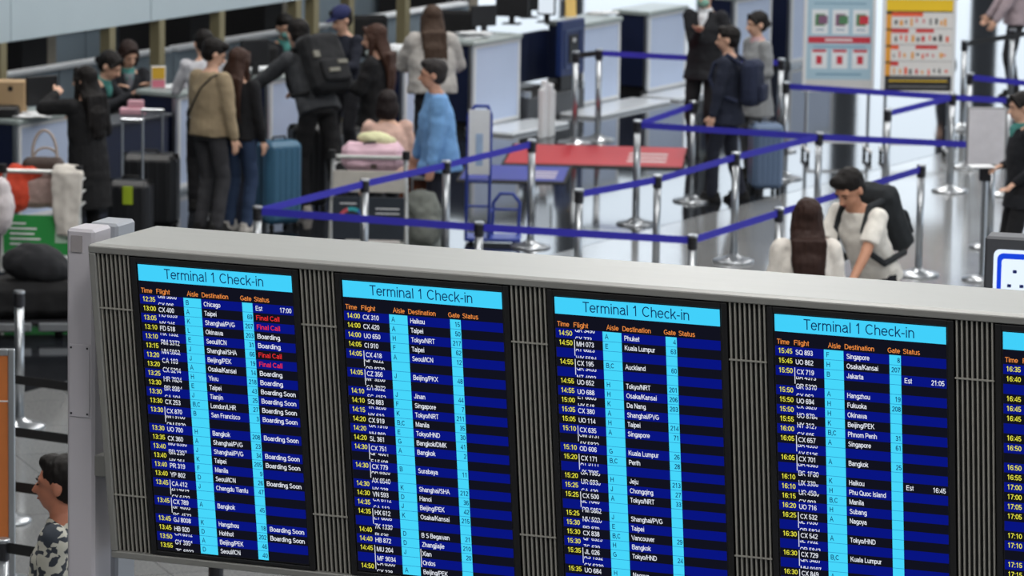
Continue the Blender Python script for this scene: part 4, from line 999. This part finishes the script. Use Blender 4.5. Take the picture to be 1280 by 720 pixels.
# ------------------------------------------------------------------ people
def ik(a, c, l1, l2, hint):
    d = c-a; L = min(d.length, (l1+l2)*0.998); dn = d.normalized(); c = a+dn*L
    x = (l1*l1-l2*l2+L*L)/(2*L); hgt = math.sqrt(max(0, l1*l1-x*x))
    h = hint-dn*hint.dot(dn); h.normalize()
    return a+dn*x+h*hgt, c
def ring(c, rx, ry, X, Y, n=20):
    return [c+X*(rx*math.cos(2*PI*i/n))+Y*(ry*math.sin(2*PI*i/n)) for i in range(n)]
def person(label, px, ytop, h, face, lean=0, side=0, top=(40, 40, 44), legs=(22, 22, 26), shoes=(20, 20, 20), hair='short', haircol=None, hands=(None, None), head=(0, 0),
           coat=0.0, sleeve=1.0, seated=False, feet=None, loose=0.0, collar=None, mask=None, hood=False, skin=None, thin=1.0, cap=None, top_m=None, shirt=None, pos=None, twist=0):
    k = h/1.75; V = Vector
    fd = Matrix.Rotation(math.radians(face-90), 3, 'Z')
    la = math.radians(lean); sd = math.radians(side)
    S = V((math.sin(sd), math.sin(la), math.cos(la))).normalized(); X = V((math.cos(math.radians(twist)), math.sin(math.radians(twist)), 0)); X = (X-S*X.dot(S)).normalized(); F = S.cross(X)
    P = V((0, 0, (0.95 if not seated else 0.46)*k))
    neck = P+S*0.50*k; yaw, pit = math.radians(head[0]), math.radians(head[1])
    HS = V((math.sin(sd)*.5, math.sin(la*0.6+pit*0.25), 1)).normalized()
    hc = neck+HS*0.135*k+F*0.015*k
    p = at(px, ytop, hc.z+0.125*1.1*k); off = fd @ V((hc.x, hc.y, 0)); r = thing('person', label, 'person', (p.x-off.x, p.y-off.y, 0), math.radians(face-90))
    HR = Matrix.Rotation(yaw, 3, 'Z') @ Matrix.Rotation(-(la*0.35+pit), 3, 'X')
    HP = lambda x, y, z: hc+HR @ V((x*k*1.1, y*k*1.1, z*k*1.1)); hk = k*1.1
    sh = [P+S*0.43*k+X*s_*0.165*k*thin for s_ in (-1, 1)]; hip = [P+V((s_*0.085*k, 0, -0.03*k)) for s_ in (-1, 1)]
    els = []; hds = []
    for i, s_ in enumerate((-1, 1)):
        hd = hands[i]
        tgt = V(hd)*k if hd else sh[i]+V((s_*0.07, 0.06, -0.52))*k
        e, c = ik(sh[i], tgt, 0.275*k, 0.245*k, V((s_*0.5, -0.8, -0.3))); els.append(e); hds.append(c)
    fts = []; kns = []
    for i, s_ in enumerate((-1, 1)):
        ft = V(feet[i]+(0.085,))*k if feet else V((s_*0.10, 0.0 if not seated else 0.42, 0.085))*k
        e, c = ik(hip[i], ft, 0.43*k, 0.42*k, V((s_*0.05, 1, 0.3 if seated else 0))); kns.append(e); fts.append(c)
    sk = mat('skin_%d' % (skin[0] if skin else 206), skin, 0.55, 0, 0.05, 9) if skin else M_SKIN
    # body: one continuous surface
    b = MB()
    T = 0.93
    b.loft([ring(P+S*z*k+F*y*k, rx*k*thin, ry*k, X, F) for z, rx, ry, y in ((-0.10, .10, .08, 0), (-0.05, .155*T, .11*T, 0), (0.03, .160*T, .115*T, 0), (0.14, .138*T, .10*T, .005), (0.26, .150*T, .108*T, .01), (0.36, .165*T, .11*T, 0), (0.43, .150*T, .09*T, -.01), (0.475, .085, .07, -.01), (0.51, .055, .055, 0))])
    b.tube(neck-S*0.06*k, hc-HS*0.03*k, 0.056*k, 0.052*k, n=14, round_=True)
    b.ell(HP(0, -0.012, 0.022), (0.076*hk, 0.092*hk, 0.088*hk), HR, 20, 14)
    b.ell(HP(0, 0.022, -0.032), (0.058*hk, 0.066*hk, 0.072*hk), HR, 16, 12)
    b.ell(HP(0, 0.040, -0.072), (0.034*hk, 0.036*hk, 0.030*hk), HR, 12, 8)
    b.tube(HP(0, 0.080, 0.012), HP(0, 0.102, -0.022), 0.009*hk, 0.014*hk, n=8, round_=True)
    b.ell(HP(0, 0.074, -0.052), (0.024*hk, 0.014*hk, 0.012*hk), HR, 10, 6)
    b.ell(HP(0, 0.066, 0.028), (0.055*hk, 0.020*hk, 0.012*hk), HR, 12, 6)
    for s_ in (-1, 1): b.ell(HP(s_*0.078, -0.008, -0.005), (0.010*hk, 0.020*hk, 0.032*hk), HR, 10, 8)
    for i, s_ in enumerate((-1, 1)):
        b.tube(sh[i], els[i], 0.045*k, 0.037*k, n=12, round_=True); b.tube(els[i], hds[i], 0.037*k, 0.025*k, n=12, round_=True)
        d = (hds[i]-els[i]).normalized(); n_ = X-d*X.dot(d); n_.normalize(); m_ = d.cross(n_); bend = (V((0, 1, 0))*0.25+V((0, 0, -0.1))); 
        pc = hds[i]+d*0.045*k; R3 = Matrix((n_, m_, d)).transposed()
        across = m_ if abs(d.z) > 0.75 else n_
        nor = d.cross(across)
        R4 = Matrix((across, nor, d)).transposed()
        b.ell(pc, (0.042*k, 0.018*k, 0.052*k), R4, 12, 8)
        for q, (o_, L) in enumerate(((-0.031, .062), (-0.011, .072), (0.010, .068), (0.030, .052))):
            a0 = pc+across*o_*k+d*0.035*k; cur = (nor if nor.dot(V((-s_, .3, -.2))) > 0 else -nor)
            a1 = a0+d*L*0.55*k+cur*0.008*k; a2 = a1+(d*0.75+cur*0.6).normalized()*L*0.5*k
            b.tube(a0, a1, 0.0092*k, 0.0088*k, n=8, round_=True); b.tube(a1, a2, 0.0088*k, 0.0075*k, n=8, round_=True)
        ts_ = -1 if across.dot(V((0, 1, 0))) < 0 else 1
        b.tube(pc+across*ts_*0.030*k-d*0.015*k, pc+across*ts_*0.062*k+d*0.020*k, 0.012*k, 0.010*k, n=8, round_=True)
        b.tube(pc+across*ts_*0.062*k+d*0.020*k, pc+across*ts_*0.066*k+d*0.050*k, 0.010*k, 0.008*k, n=8, round_=True)
        b.tube(hip[i], kns[i], 0.072*k, 0.050*k, n=14, round_=True); b.tube(kns[i], fts[i], 0.050*k, 0.035*k, n=12, round_=True)
        b.tube(fts[i]+V((0, -0.01, -0.03))*k, fts[i]+V((0, 0.10, -0.05))*k, 0.034*k, 0.028*k, n=10, round_=True)
    link('body', remesh(b, 0.0105, 'body', sk, 1), r)
    # face details
    e = MB()
    for s_ in (-1, 1): e.ell(HP(s_*0.030, 0.0815, 0.008), (0.010*hk, 0.005*hk, 0.0045*hk), HR, 10, 6)
    e.build('eyes', M_BLACK, r, True)
    e = MB()
    for s_ in (-1, 1): e.tube(HP(s_*0.015, 0.088, 0.030), HP(s_*0.048, 0.077, 0.030), 0.0045*hk, 0.003*hk, n=6)
    e.build('eyebrows', M_HAIRB, r, True)
    if not mask: MB().ell(HP(0, 0.086, -0.052), (0.020*hk, 0.006*hk, 0.006*hk), HR, 10, 6).build('lips', M_LIP, r, True)
    # top garment
    sl = loose
    g = MB(); base = -0.10-coat
    prof = [(0.0, .165+sl, .12+sl, 0), (0.10, .152+sl, .115+sl, .005), (0.20, .158+sl, .12+sl, .01), (0.32, .172+sl*.6, .122+sl*.6, .005), (0.40, .165+sl*.3, .105, -.005), (0.455, .11, .085, -.01), (0.49, .064, .066, -.002)]
    rings = []
    if coat > 0.02:
        for t_ in (1, 0.6, 0.25): rings.append(ring(P+V((0, 0, 1))*(-0.08-coat*t_)*k, (.175+sl+.03*t_)*k*thin, (.135+sl+.02*t_)*k, V((1, 0, 0)), V((0, 1, 0))))
    rings.append(ring(P-S*0.08*k, (.168+sl)*k*thin, (.125+sl)*k, X, F))
    rings += [ring(P+S*z*k+F*y*k, rx*k*thin, ry*k, X, F) for z, rx, ry, y in prof]
    g.loft(rings)
    for i in range(2):
        g.tube(sh[i]-S*0.012*k, els[i], (0.062+sl*.5)*k, (0.050+sl*.5)*k, n=14, round_=True) if sleeve > 0.5 else g.tube(sh[i]-S*0.004*k, sh[i].lerp(els[i], 0.72), 0.066*k, 0.070*k, n=14, round_=False); g.ell(sh[i], (0.068*k, 0.068*k, 0.068*k))
        if sleeve > 0.5: g.tube(els[i], els[i].lerp(hds[i], 0.95), (0.050+sl*.5)*k, (0.036+sl*.4)*k, n=14, round_=True)
    if hood: g.ell(neck-F*0.09*k+S*0.0*k, (0.12*k, 0.08*k, 0.09*k))
    tm = top_m or cloth(top)
    link('top_garment', remesh(g, 0.014, 'top_garment', tm, 2, lambda c: 0.008*noise.noise(V((c.x*7, c.y*7, c.z*12)))+0.005*noise.noise(c*23)), r)
    if collar:
        b = MB(); b.loft([ring(neck+S*(z-0.035)*k, rr*k, rr*k, X, F, 18) for z, rr in ((-0.02, .085), (0.02, .074), (0.045, .066), (0.05, .06))]); 
        if collar[1]: b.ell(neck+F*0.085*k-S*0.07*k, (0.045*k, 0.03*k, 0.07*k))
        link('scarf' if collar[1] else 'collar', remesh(b, 0.011, 'scarf', cloth(collar[0]), 1), r)
    if shirt:
        b = MB(); b.loft([ring(P+S*z*k+F*(ry*0.55)*k, rx*k, 0.06*k, X, F, 16) for z, rx, ry in ((0.18, .012, .13), (0.30, .035, .125), (0.42, .055, .105), (0.47, .05, .09))]); b.build('shirt_front', cloth(shirt), r, True)
    # trousers
    g = MB(); g.loft([ring(P+S*z*k, rx*k*thin, ry*k, X, F) for z, rx, ry in ((-0.12, .12, .10), (-0.06, .160, .118), (0.0, .163, .118), (0.06, .152, .112))])
    for i in range(2):
        g.tube(hip[i], kns[i], 0.088*k, 0.068*k, n=16, round_=True); g.tube(kns[i], fts[i]+V((0, 0, 0.0)), 0.068*k, 0.058*k, n=14, round_=True)
    link('trousers', remesh(g, 0.014, 'trousers', cloth(legs), 2, lambda c: 0.007*noise.noise(V((c.x*9, c.y*9, c.z*16)))), r)
    for i, s_ in enumerate((-1, 1)):
        b = MB(); f0 = fts[i]; zz = f0.z-0.085*k
        b.loft([[V((f0.x+x*k, f0.y+y*k, zz+z*k)) for x, y in ((-w1, -.07), (-w1*1.05, .05), (-w1*.95, .13), (-w1*.4, .18), (w1*.4, .18), (w1*.95, .13), (w1*1.05, .05), (w1, -.07), (w1*.5, -.09), (-w1*.5, -.09))] for z, w1 in ((0.0, .044), (0.03, .046))]+
               [[V((f0.x+x*k, f0.y+y*k, zz+z*k)) for x, y in ((-.036, -.06), (-.038, .03), (-.03, .08), (-.015, .12), (.015, .12), (.03, .08), (.038, .03), (.036, -.06), (.018, -.075), (-.018, -.075))] for z in (0.065, 0.10)])
        link('shoe', remesh(b, 0.011, 'shoe', cloth(shoes), 1), r)
    # hair
    hm = M_HAIRB if haircol is None else mat('hair_%d_%d_%d' % haircol, haircol, 0.6, 0, 0.4, 60, 0.3, stretch=(1, 1, 0.1))
    streak = lambda c: 0.005*noise.noise(V((c.x*70, c.y*70, c.z*9)))+0.004*noise.noise(c*30)
    g = MB(); g.ell(HP(0, -0.026, 0.042), (0.086*hk, 0.098*hk, 0.086*hk), HR, 20, 14)
    g.ell(HP(0, -0.040, 0.000), (0.081*hk, 0.072*hk, 0.080*hk), HR, 18, 12)
    if hair == 'short': g.ell(HP(0.02, 0.035, 0.090), (0.06*hk, 0.05*hk, 0.035*hk), HR, 12, 8)
    if hair == 'bob': 
        g.ell(HP(0, -0.032, -0.03), (0.096*hk, 0.088*hk, 0.115*hk), HR, 18, 12)
        for s_ in (-1, 1): g.ell(HP(s_*0.072, 0.015, -0.045), (0.022*hk, 0.035*hk, 0.075*hk), HR, 12, 8)
    if hair == 'bun': g.ell(HP(0, -0.115, -0.01), (0.038*hk, 0.035*hk, 0.036*hk), HR, 14, 10)
    if hair in ('bun', 'bob', 'long'):
        for s_ in (-1, 1): g.tube(HP(s_*0.01, 0.062, 0.098), HP(s_*0.078, 0.040, 0.020), 0.020*hk, 0.014*hk, n=8, round_=True)
    if hair == 'long':
        bk = -F*0.115*k
        g.loft([[c_+X*(rx*math.cos(2*PI*i/20))+F*(ry*math.sin(2*PI*i/20)) for i in range(20)] for c_, rx, ry in ((HP(0, -0.03, 0.03), .086*hk, .078*hk), (HP(0, -0.05, -0.06), .100*hk, .066*hk), (neck+bk*0.8-S*0.01*k, .120*k, .056*k), (neck+bk*1.25-S*0.14*k, .118*k, .044*k), (neck+bk*1.25-S*0.27*k+X*.01*k, .092*k, .036*k), (neck+bk*1.2-S*0.38*k+X*.02*k, .050*k, .026*k))])
        for s_ in (-1, 1): g.tube(HP(s_*0.076, 0.015, 0.02), neck+X*s_*0.085*k+F*0.03*k-S*0.05*k, 0.024*hk, 0.028*k, n=10, round_=True); g.tube(neck+X*s_*0.085*k+F*0.03*k-S*0.05*k, neck+X*s_*0.095*k-F*0.02*k-S*0.20*k, 0.028*k, 0.016*k, n=10, round_=True)
    if hair == 'long':
        rs_ = random.Random(int(px)); bk = -F*0.15*k
        for i_ in range(9):
            x_ = (-0.10+0.025*i_)*k; L_ = (0.30+rs_.random()*0.14)*k; g.tube(neck+bk+X*x_, neck+bk*1.0+X*(x_*1.05+rs_.uniform(-.015, .03)*k)-S*L_, 0.022*k, 0.007*k, n=8, round_=True)
    link('hair', remesh(g, 0.011, 'hair', hm, 2, streak), r)
    if cap:
        b = MB(); b.ell(HP(0, -0.016, 0.062), (0.092*hk, 0.104*hk, 0.078*hk), HR, 20, 12); b.loft([[HP(x, y, z) for x, y in ((-.06, .07), (-.05, .14), (0, .165), (.05, .14), (.06, .07))] for z in (0.045, 0.055)])
        link('cap', remesh(b, 0.011, 'cap', cloth(cap), 1), r)
    if mask:
        b = MB(); b.ell(HP(0, 0.052, -0.048), (0.058*hk, 0.056*hk, 0.048*hk), HR, 16, 10); link('face_mask', remesh(b, 0.011, 'face_mask', cloth(mask, 0.05), 1), r)
    r['sk'] = 0
    del r['sk']
    return r, dict(P=P, S=S, X=X, F=F, k=k, neck=neck, sh=sh, hds=hds, els=els)
def on_person(pr, name, label, cat):
    r, _ = pr; o = thing(name, label, cat, r.location.copy(), r.rotation_euler.z); return o
def backpack(pr, label, col, wd=0.17, hgt=0.46, dp=0.09, patches=False):
    r, q = pr; o = on_person(pr, 'backpack', label, 'backpack'); k = q['k']; P, S, X, F = q['P'], q['S'], q['X'], q['F']
    T = Matrix.Identity(4)
    for i in range(3): T[i][0] = X[i]; T[i][1] = F[i]; T[i][2] = S[i]; T[i][3] = P[i]
    m = cloth(col)
    b = MB(T); b.box((-wd*k, (-0.155-2*dp)*k, 0.0*k), (wd*k, -0.150*k, hgt*k), 0.05); soft('main_body', b, m, o, 0.014, 0.010, 8)
    b = MB(T); b.box((-wd*.75*k, (-0.155-2*dp-0.05)*k, 0.04*k), (wd*.75*k, (-0.15-2*dp)*k, hgt*0.5*k), 0.03); soft('front_pocket', b, m, o, 0.014, 0.006, 8)
    for s_ in (-1, 1):
        b = MB(T); b.path([(s_*0.10*k, -0.15*k, hgt*0.9*k), (s_*0.105*k, -0.02*k, 0.495*k), (s_*0.115*k, 0.115*k, 0.40*k), (s_*0.125*k, 0.150*k, 0.26*k), (s_*0.165*k, 0.08*k, 0.12*k), (s_*0.165*k, -0.13*k, 0.06*k)], 0.022*k); b.build('shoulder_strap', m, o, True)
    if patches:
        for a_, c_ in (((-0.16, -0.37, 0.28), (-0.10, -0.345, 0.34)), ((-0.09, -0.42, 0.12), (0.02, -0.40, 0.155)), ((0.02, -0.42, 0.19), (0.12, -0.40, 0.225))): MB(T).box(tuple(v*k for v in a_), tuple(v*k for v in c_), 0.004).build('patch', mat('grey_patch', (120, 118, 108), 0.8), o)
    return o
TEAL = (74, 138, 132)
person('woman in long black hooded coat raising a hand at the far left counter', 105, 82, 1.66, 135, lean=4, top=(17, 17, 20), legs=(16, 16, 18), hair='long', coat=0.42, loose=0.03, hands=((-0.10, 0.34, 1.44), (0.12, 0.25, 1.20)), head=(20, 5))
person('female agent with teal scarf leaning forward, left of two behind the low counter', 138, 64, 1.84, 340, lean=26, seated=True, top=(24, 26, 32), hair='bun', collar=(TEAL, True), hands=((-0.05, 0.55, 0.78), (0.15, 0.55, 0.80)), head=(0, 22))
person('female agent with grey vest and teal scarf, right of two behind the low counter', 161, 51, 1.76, 290, lean=12, seated=True, top=(26, 28, 34), hair='bob', haircol=(40, 26, 22), collar=(TEAL, True), hands=((-0.1, 0.45, 0.80), (0.2, 0.45, 0.80)), head=(10, 24), shirt=(120, 122, 130))
tm_ = person('man in tan sweater and dark grey trousers with strap across his back', 268, 48, 1.76, 48, top=(156, 139, 112), legs=(58, 58, 62), loose=0.03, head=(-32, 26), hands=(None, (0.26, 0.05, 0.86)), lean=3)
o = on_person(tm_, 'crossbody_strap', 'thin black strap across the back of the tan sweater man', 'strap'); q = tm_[1]; kk = q['k']
b = MB(); pts = [(0.13, 0.03, 0.47), (0.11, -0.10, 0.43), (0.04, -0.158, 0.33), (-0.04, -0.158, 0.20), (-0.12, -0.135, 0.08), (-0.17, -0.06, 0.0), (-0.10, 0.13, 0.05), (0.02, 0.165, 0.25), (0.12, 0.13, 0.42), (0.13, 0.03, 0.47)]
b.path([q['P']+(q['X']*x+q['F']*y+q['S']*z)*kk*1.04 for x, y, z in pts], 0.009); b.build('strap_band', M_DARK, o)
b.v = []; 
person('woman in black with long reddish brown hair and jeans beside the tan sweater man', 300, 60, 1.66, 60, top=(18, 18, 22), legs=(44, 62, 92), shoes=(190, 186, 180), hair='long', haircol=(58, 38, 30), head=(-20, 15), loose=0.01)
person('dark haired man in white shirt bending at the counter beyond the tan sweater man', 254, 37, 1.68, 100, lean=12, top=(200, 200, 206), legs=(20, 20, 24), head=(15, 10), hands=((-0.15, 0.4, 1.15), (0.15, 0.4, 1.15)))
gm = person('man in charcoal jacket with black backpack leaning over the counter', 372, 24, 1.88, 128, lean=30, top=(62, 64, 68), legs=(18, 18, 21), shoes=(170, 164, 156), hands=((-0.28, 0.62, 1.02), (0.20, 0.58, 1.00)), head=(-5, 10), loose=0.03, hood=True, pos=1.66, feet=((-0.12, 0.02), (0.12, -0.2)))
backpack(gm, 'large black backpack with grey patches on the leaning man in charcoal jacket', (26, 27, 30), 0.19, 0.52, 0.10, True)
person('agent with dark hair and teal face mask behind the leaning man', 357, 18, 1.74, 300, lean=10, seated=True, top=(22, 24, 30), collar=(TEAL, True), mask=(100, 150, 146), head=(-10, 15), hair='short')
person('man in navy cap and dark jacket behind the woman with long brown hair', 427, 8, 1.68, 235, lean=6, top=(24, 28, 42), legs=(20, 20, 26), cap=(34, 40, 84), head=(-20, 22), hands=((-0.12, 0.38, 1.15), (0.12, 0.38, 1.12)))
person('woman with very long brown hair in black top and wide black trousers', 468, 30, 1.72, 165, top=(18, 18, 21), legs=(15, 15, 18), shoes=(26, 26, 30), hair='long', haircol=(64, 42, 33), coat=0.10, loose=0.03, hands=((-0.10, 0.30, 1.18), (0.12, 0.28, 1.12)), head=(12, 12))
person('seated person with dark bob and dusty pink sweater behind the charcoal panel trolley', 484, 112, 1.72, 100, seated=True, top=(212, 176, 162), legs=(30, 30, 36), hair='bob', haircol=(34, 26, 26), loose=0.03, lean=8, head=(0, 5))
person('man with greying short hair in light blue jacket facing left', 541, 73, 1.78, 188, lean=5, top=(112, 158, 208), legs=(30, 32, 44), loose=0.04, coat=0.08, haircol=(46, 42, 42), skin=(200, 150, 126), head=(-6, 4), hands=((-0.27, 0.10, 0.86), (0.24, 0.16, 0.88)))
person('woman in baggy mottled grey hooded top with long brown hair at the counter', 540, 6, 1.74, 100, lean=6, hair='long', haircol=(70, 54, 44), legs=(44, 44, 50), loose=0.08, top_m=mat('grey_camo_cloth', (176, 172, 168), 0.9, 0, 0.5, 11), hands=((-0.16, 0.38, 1.15), (0.16, 0.36, 1.15)), head=(10, 5))
sm = person('tall staff man in black suit with green face mask and lanyard holding a phone', 882, -24, 1.82, 248, top=(24, 25, 30), legs=(18, 18, 22), mask=(130, 176, 160), shirt=(214, 216, 220), collar=((214, 216, 220), False), coat=0.10, hands=((-0.32, 0.10, 0.92), (-0.02, 0.26, 1.26)), head=(-6, 12), loose=0.015)
bm_ = person('man in dark navy jacket with navy backpack, phone hand lowered, seen from behind left', 910, 32, 1.68, 160, top=(26, 32, 50), legs=(26, 30, 44), shoes=(16, 16, 18), head=(12, 6), hands=((-0.26, 0.08, 0.84), None), loose=0.02, coat=0.10, feet=((-0.12, 0.10), (0.10, -0.12)))
backpack(bm_, 'dark navy backpack hanging low on the man by the blue grey suitcase', (30, 38, 62), 0.16, 0.46, 0.09)
person('woman in grey coat and grey trousers with tied dark hair', 946, 14, 1.66, 205, top=(138, 140, 142), legs=(74, 76, 80), hair='bun', coat=0.22, loose=0.02, collar=((196, 160, 164), False), head=(0, 8), hands=((-0.12, 0.2, 1.02), (0.14, 0.2, 1.02)))
person('woman in cream top with very long dark brown hair seen from behind at board edge', 1010, 246, 1.76, 92, top=(226, 220, 212), legs=(60, 62, 70), hair='long', haircol=(50, 32, 27), loose=0.035, head=(0, -2), lean=-2)
cm = person('man in white T-shirt bending forward with black backpack', 1062, 211, 1.88, 228, lean=30, top=(232, 228, 220), legs=(24, 26, 34), sleeve=0, head=(0, 26), hands=((-0.20, 0.62, 0.80), (0.16, 0.60, 0.80)), skin=(196, 142, 114), loose=0.01, pos=1.60)
backpack(cm, 'black roll top backpack on the bending man in white T-shirt', (34, 38, 42), 0.15, 0.50, 0.08)
st = person('staff person in black suit with teal scarf at the right picture edge', 1277, 114, 1.72, 190, top=(22, 24, 30), legs=(20, 20, 24), hair='bun', collar=(TEAL, True), coat=0.12, hands=((-0.18, 0.10, 0.98), (0.14, 0.13, 1.08)), head=(5, 10))
q = st[1]; o = on_person(st, 'paper_sheets', 'white paper sheets in the hand of the staff person at the right edge', 'papers'); hp = q['hds'][1]+Vector((0, 0.07, 0))
MB().box(tuple(hp+Vector((-0.08, 0.0, -0.01))), tuple(hp+Vector((0.10, 0.20, 0.0))), 0.002).build('sheets', M_PAPER, o)
person('person in dusty pink sleeves and dark skirt coat at the upper right corner', 1272, -62, 1.70, 180, top=(172, 156, 162), legs=(34, 34, 38), hands=((-0.22, 0.30, 0.86), (0.20, 0.34, 0.88)), loose=0.03, hair='bob')
person('person in dark clothes mostly hidden behind the yellow poster', 1190, -92, 1.70, 170, top=(34, 36, 44), legs=(30, 32, 40), loose=0.02)
check_m = bpy.data.materials.new('patterned_shirt'); check_m.use_nodes = True; nt = check_m.node_tree
vo = nt.nodes.new('ShaderNodeTexVoronoi'); vo.inputs['Scale'].default_value = 30; tc_ = nt.nodes.new('ShaderNodeTexCoord'); mp_ = nt.nodes.new('ShaderNodeMapping'); mp_.inputs['Scale'].default_value = (1, 1, 1.5)
rp = nt.nodes.new('ShaderNodeValToRGB'); rp.color_ramp.interpolation = 'CONSTANT'; rp.color_ramp.elements[0].color = rgb((52, 58, 68)); rp.color_ramp.elements[1].color = rgb((196, 194, 182)); rp.color_ramp.elements[1].position = 0.5
nt.links.new(tc_.outputs['Object'], mp_.inputs[0]); nt.links.new(mp_.outputs[0], vo.inputs['Vector']); nt.links.new(vo.outputs['Color'], rp.inputs[0]); nt.links.new(rp.outputs[0], nt.nodes['Principled BSDF'].inputs['Base Color']); nt.nodes['Principled BSDF'].inputs['Roughness'].default_value = 0.85
person('man in black and white patterned shirt passing behind the left board support', 74, 568, 1.84, 172, top_m=check_m, skin=(188, 122, 96), legs=(30, 30, 36), head=(0, 2), loose=0.02, sleeve=1)
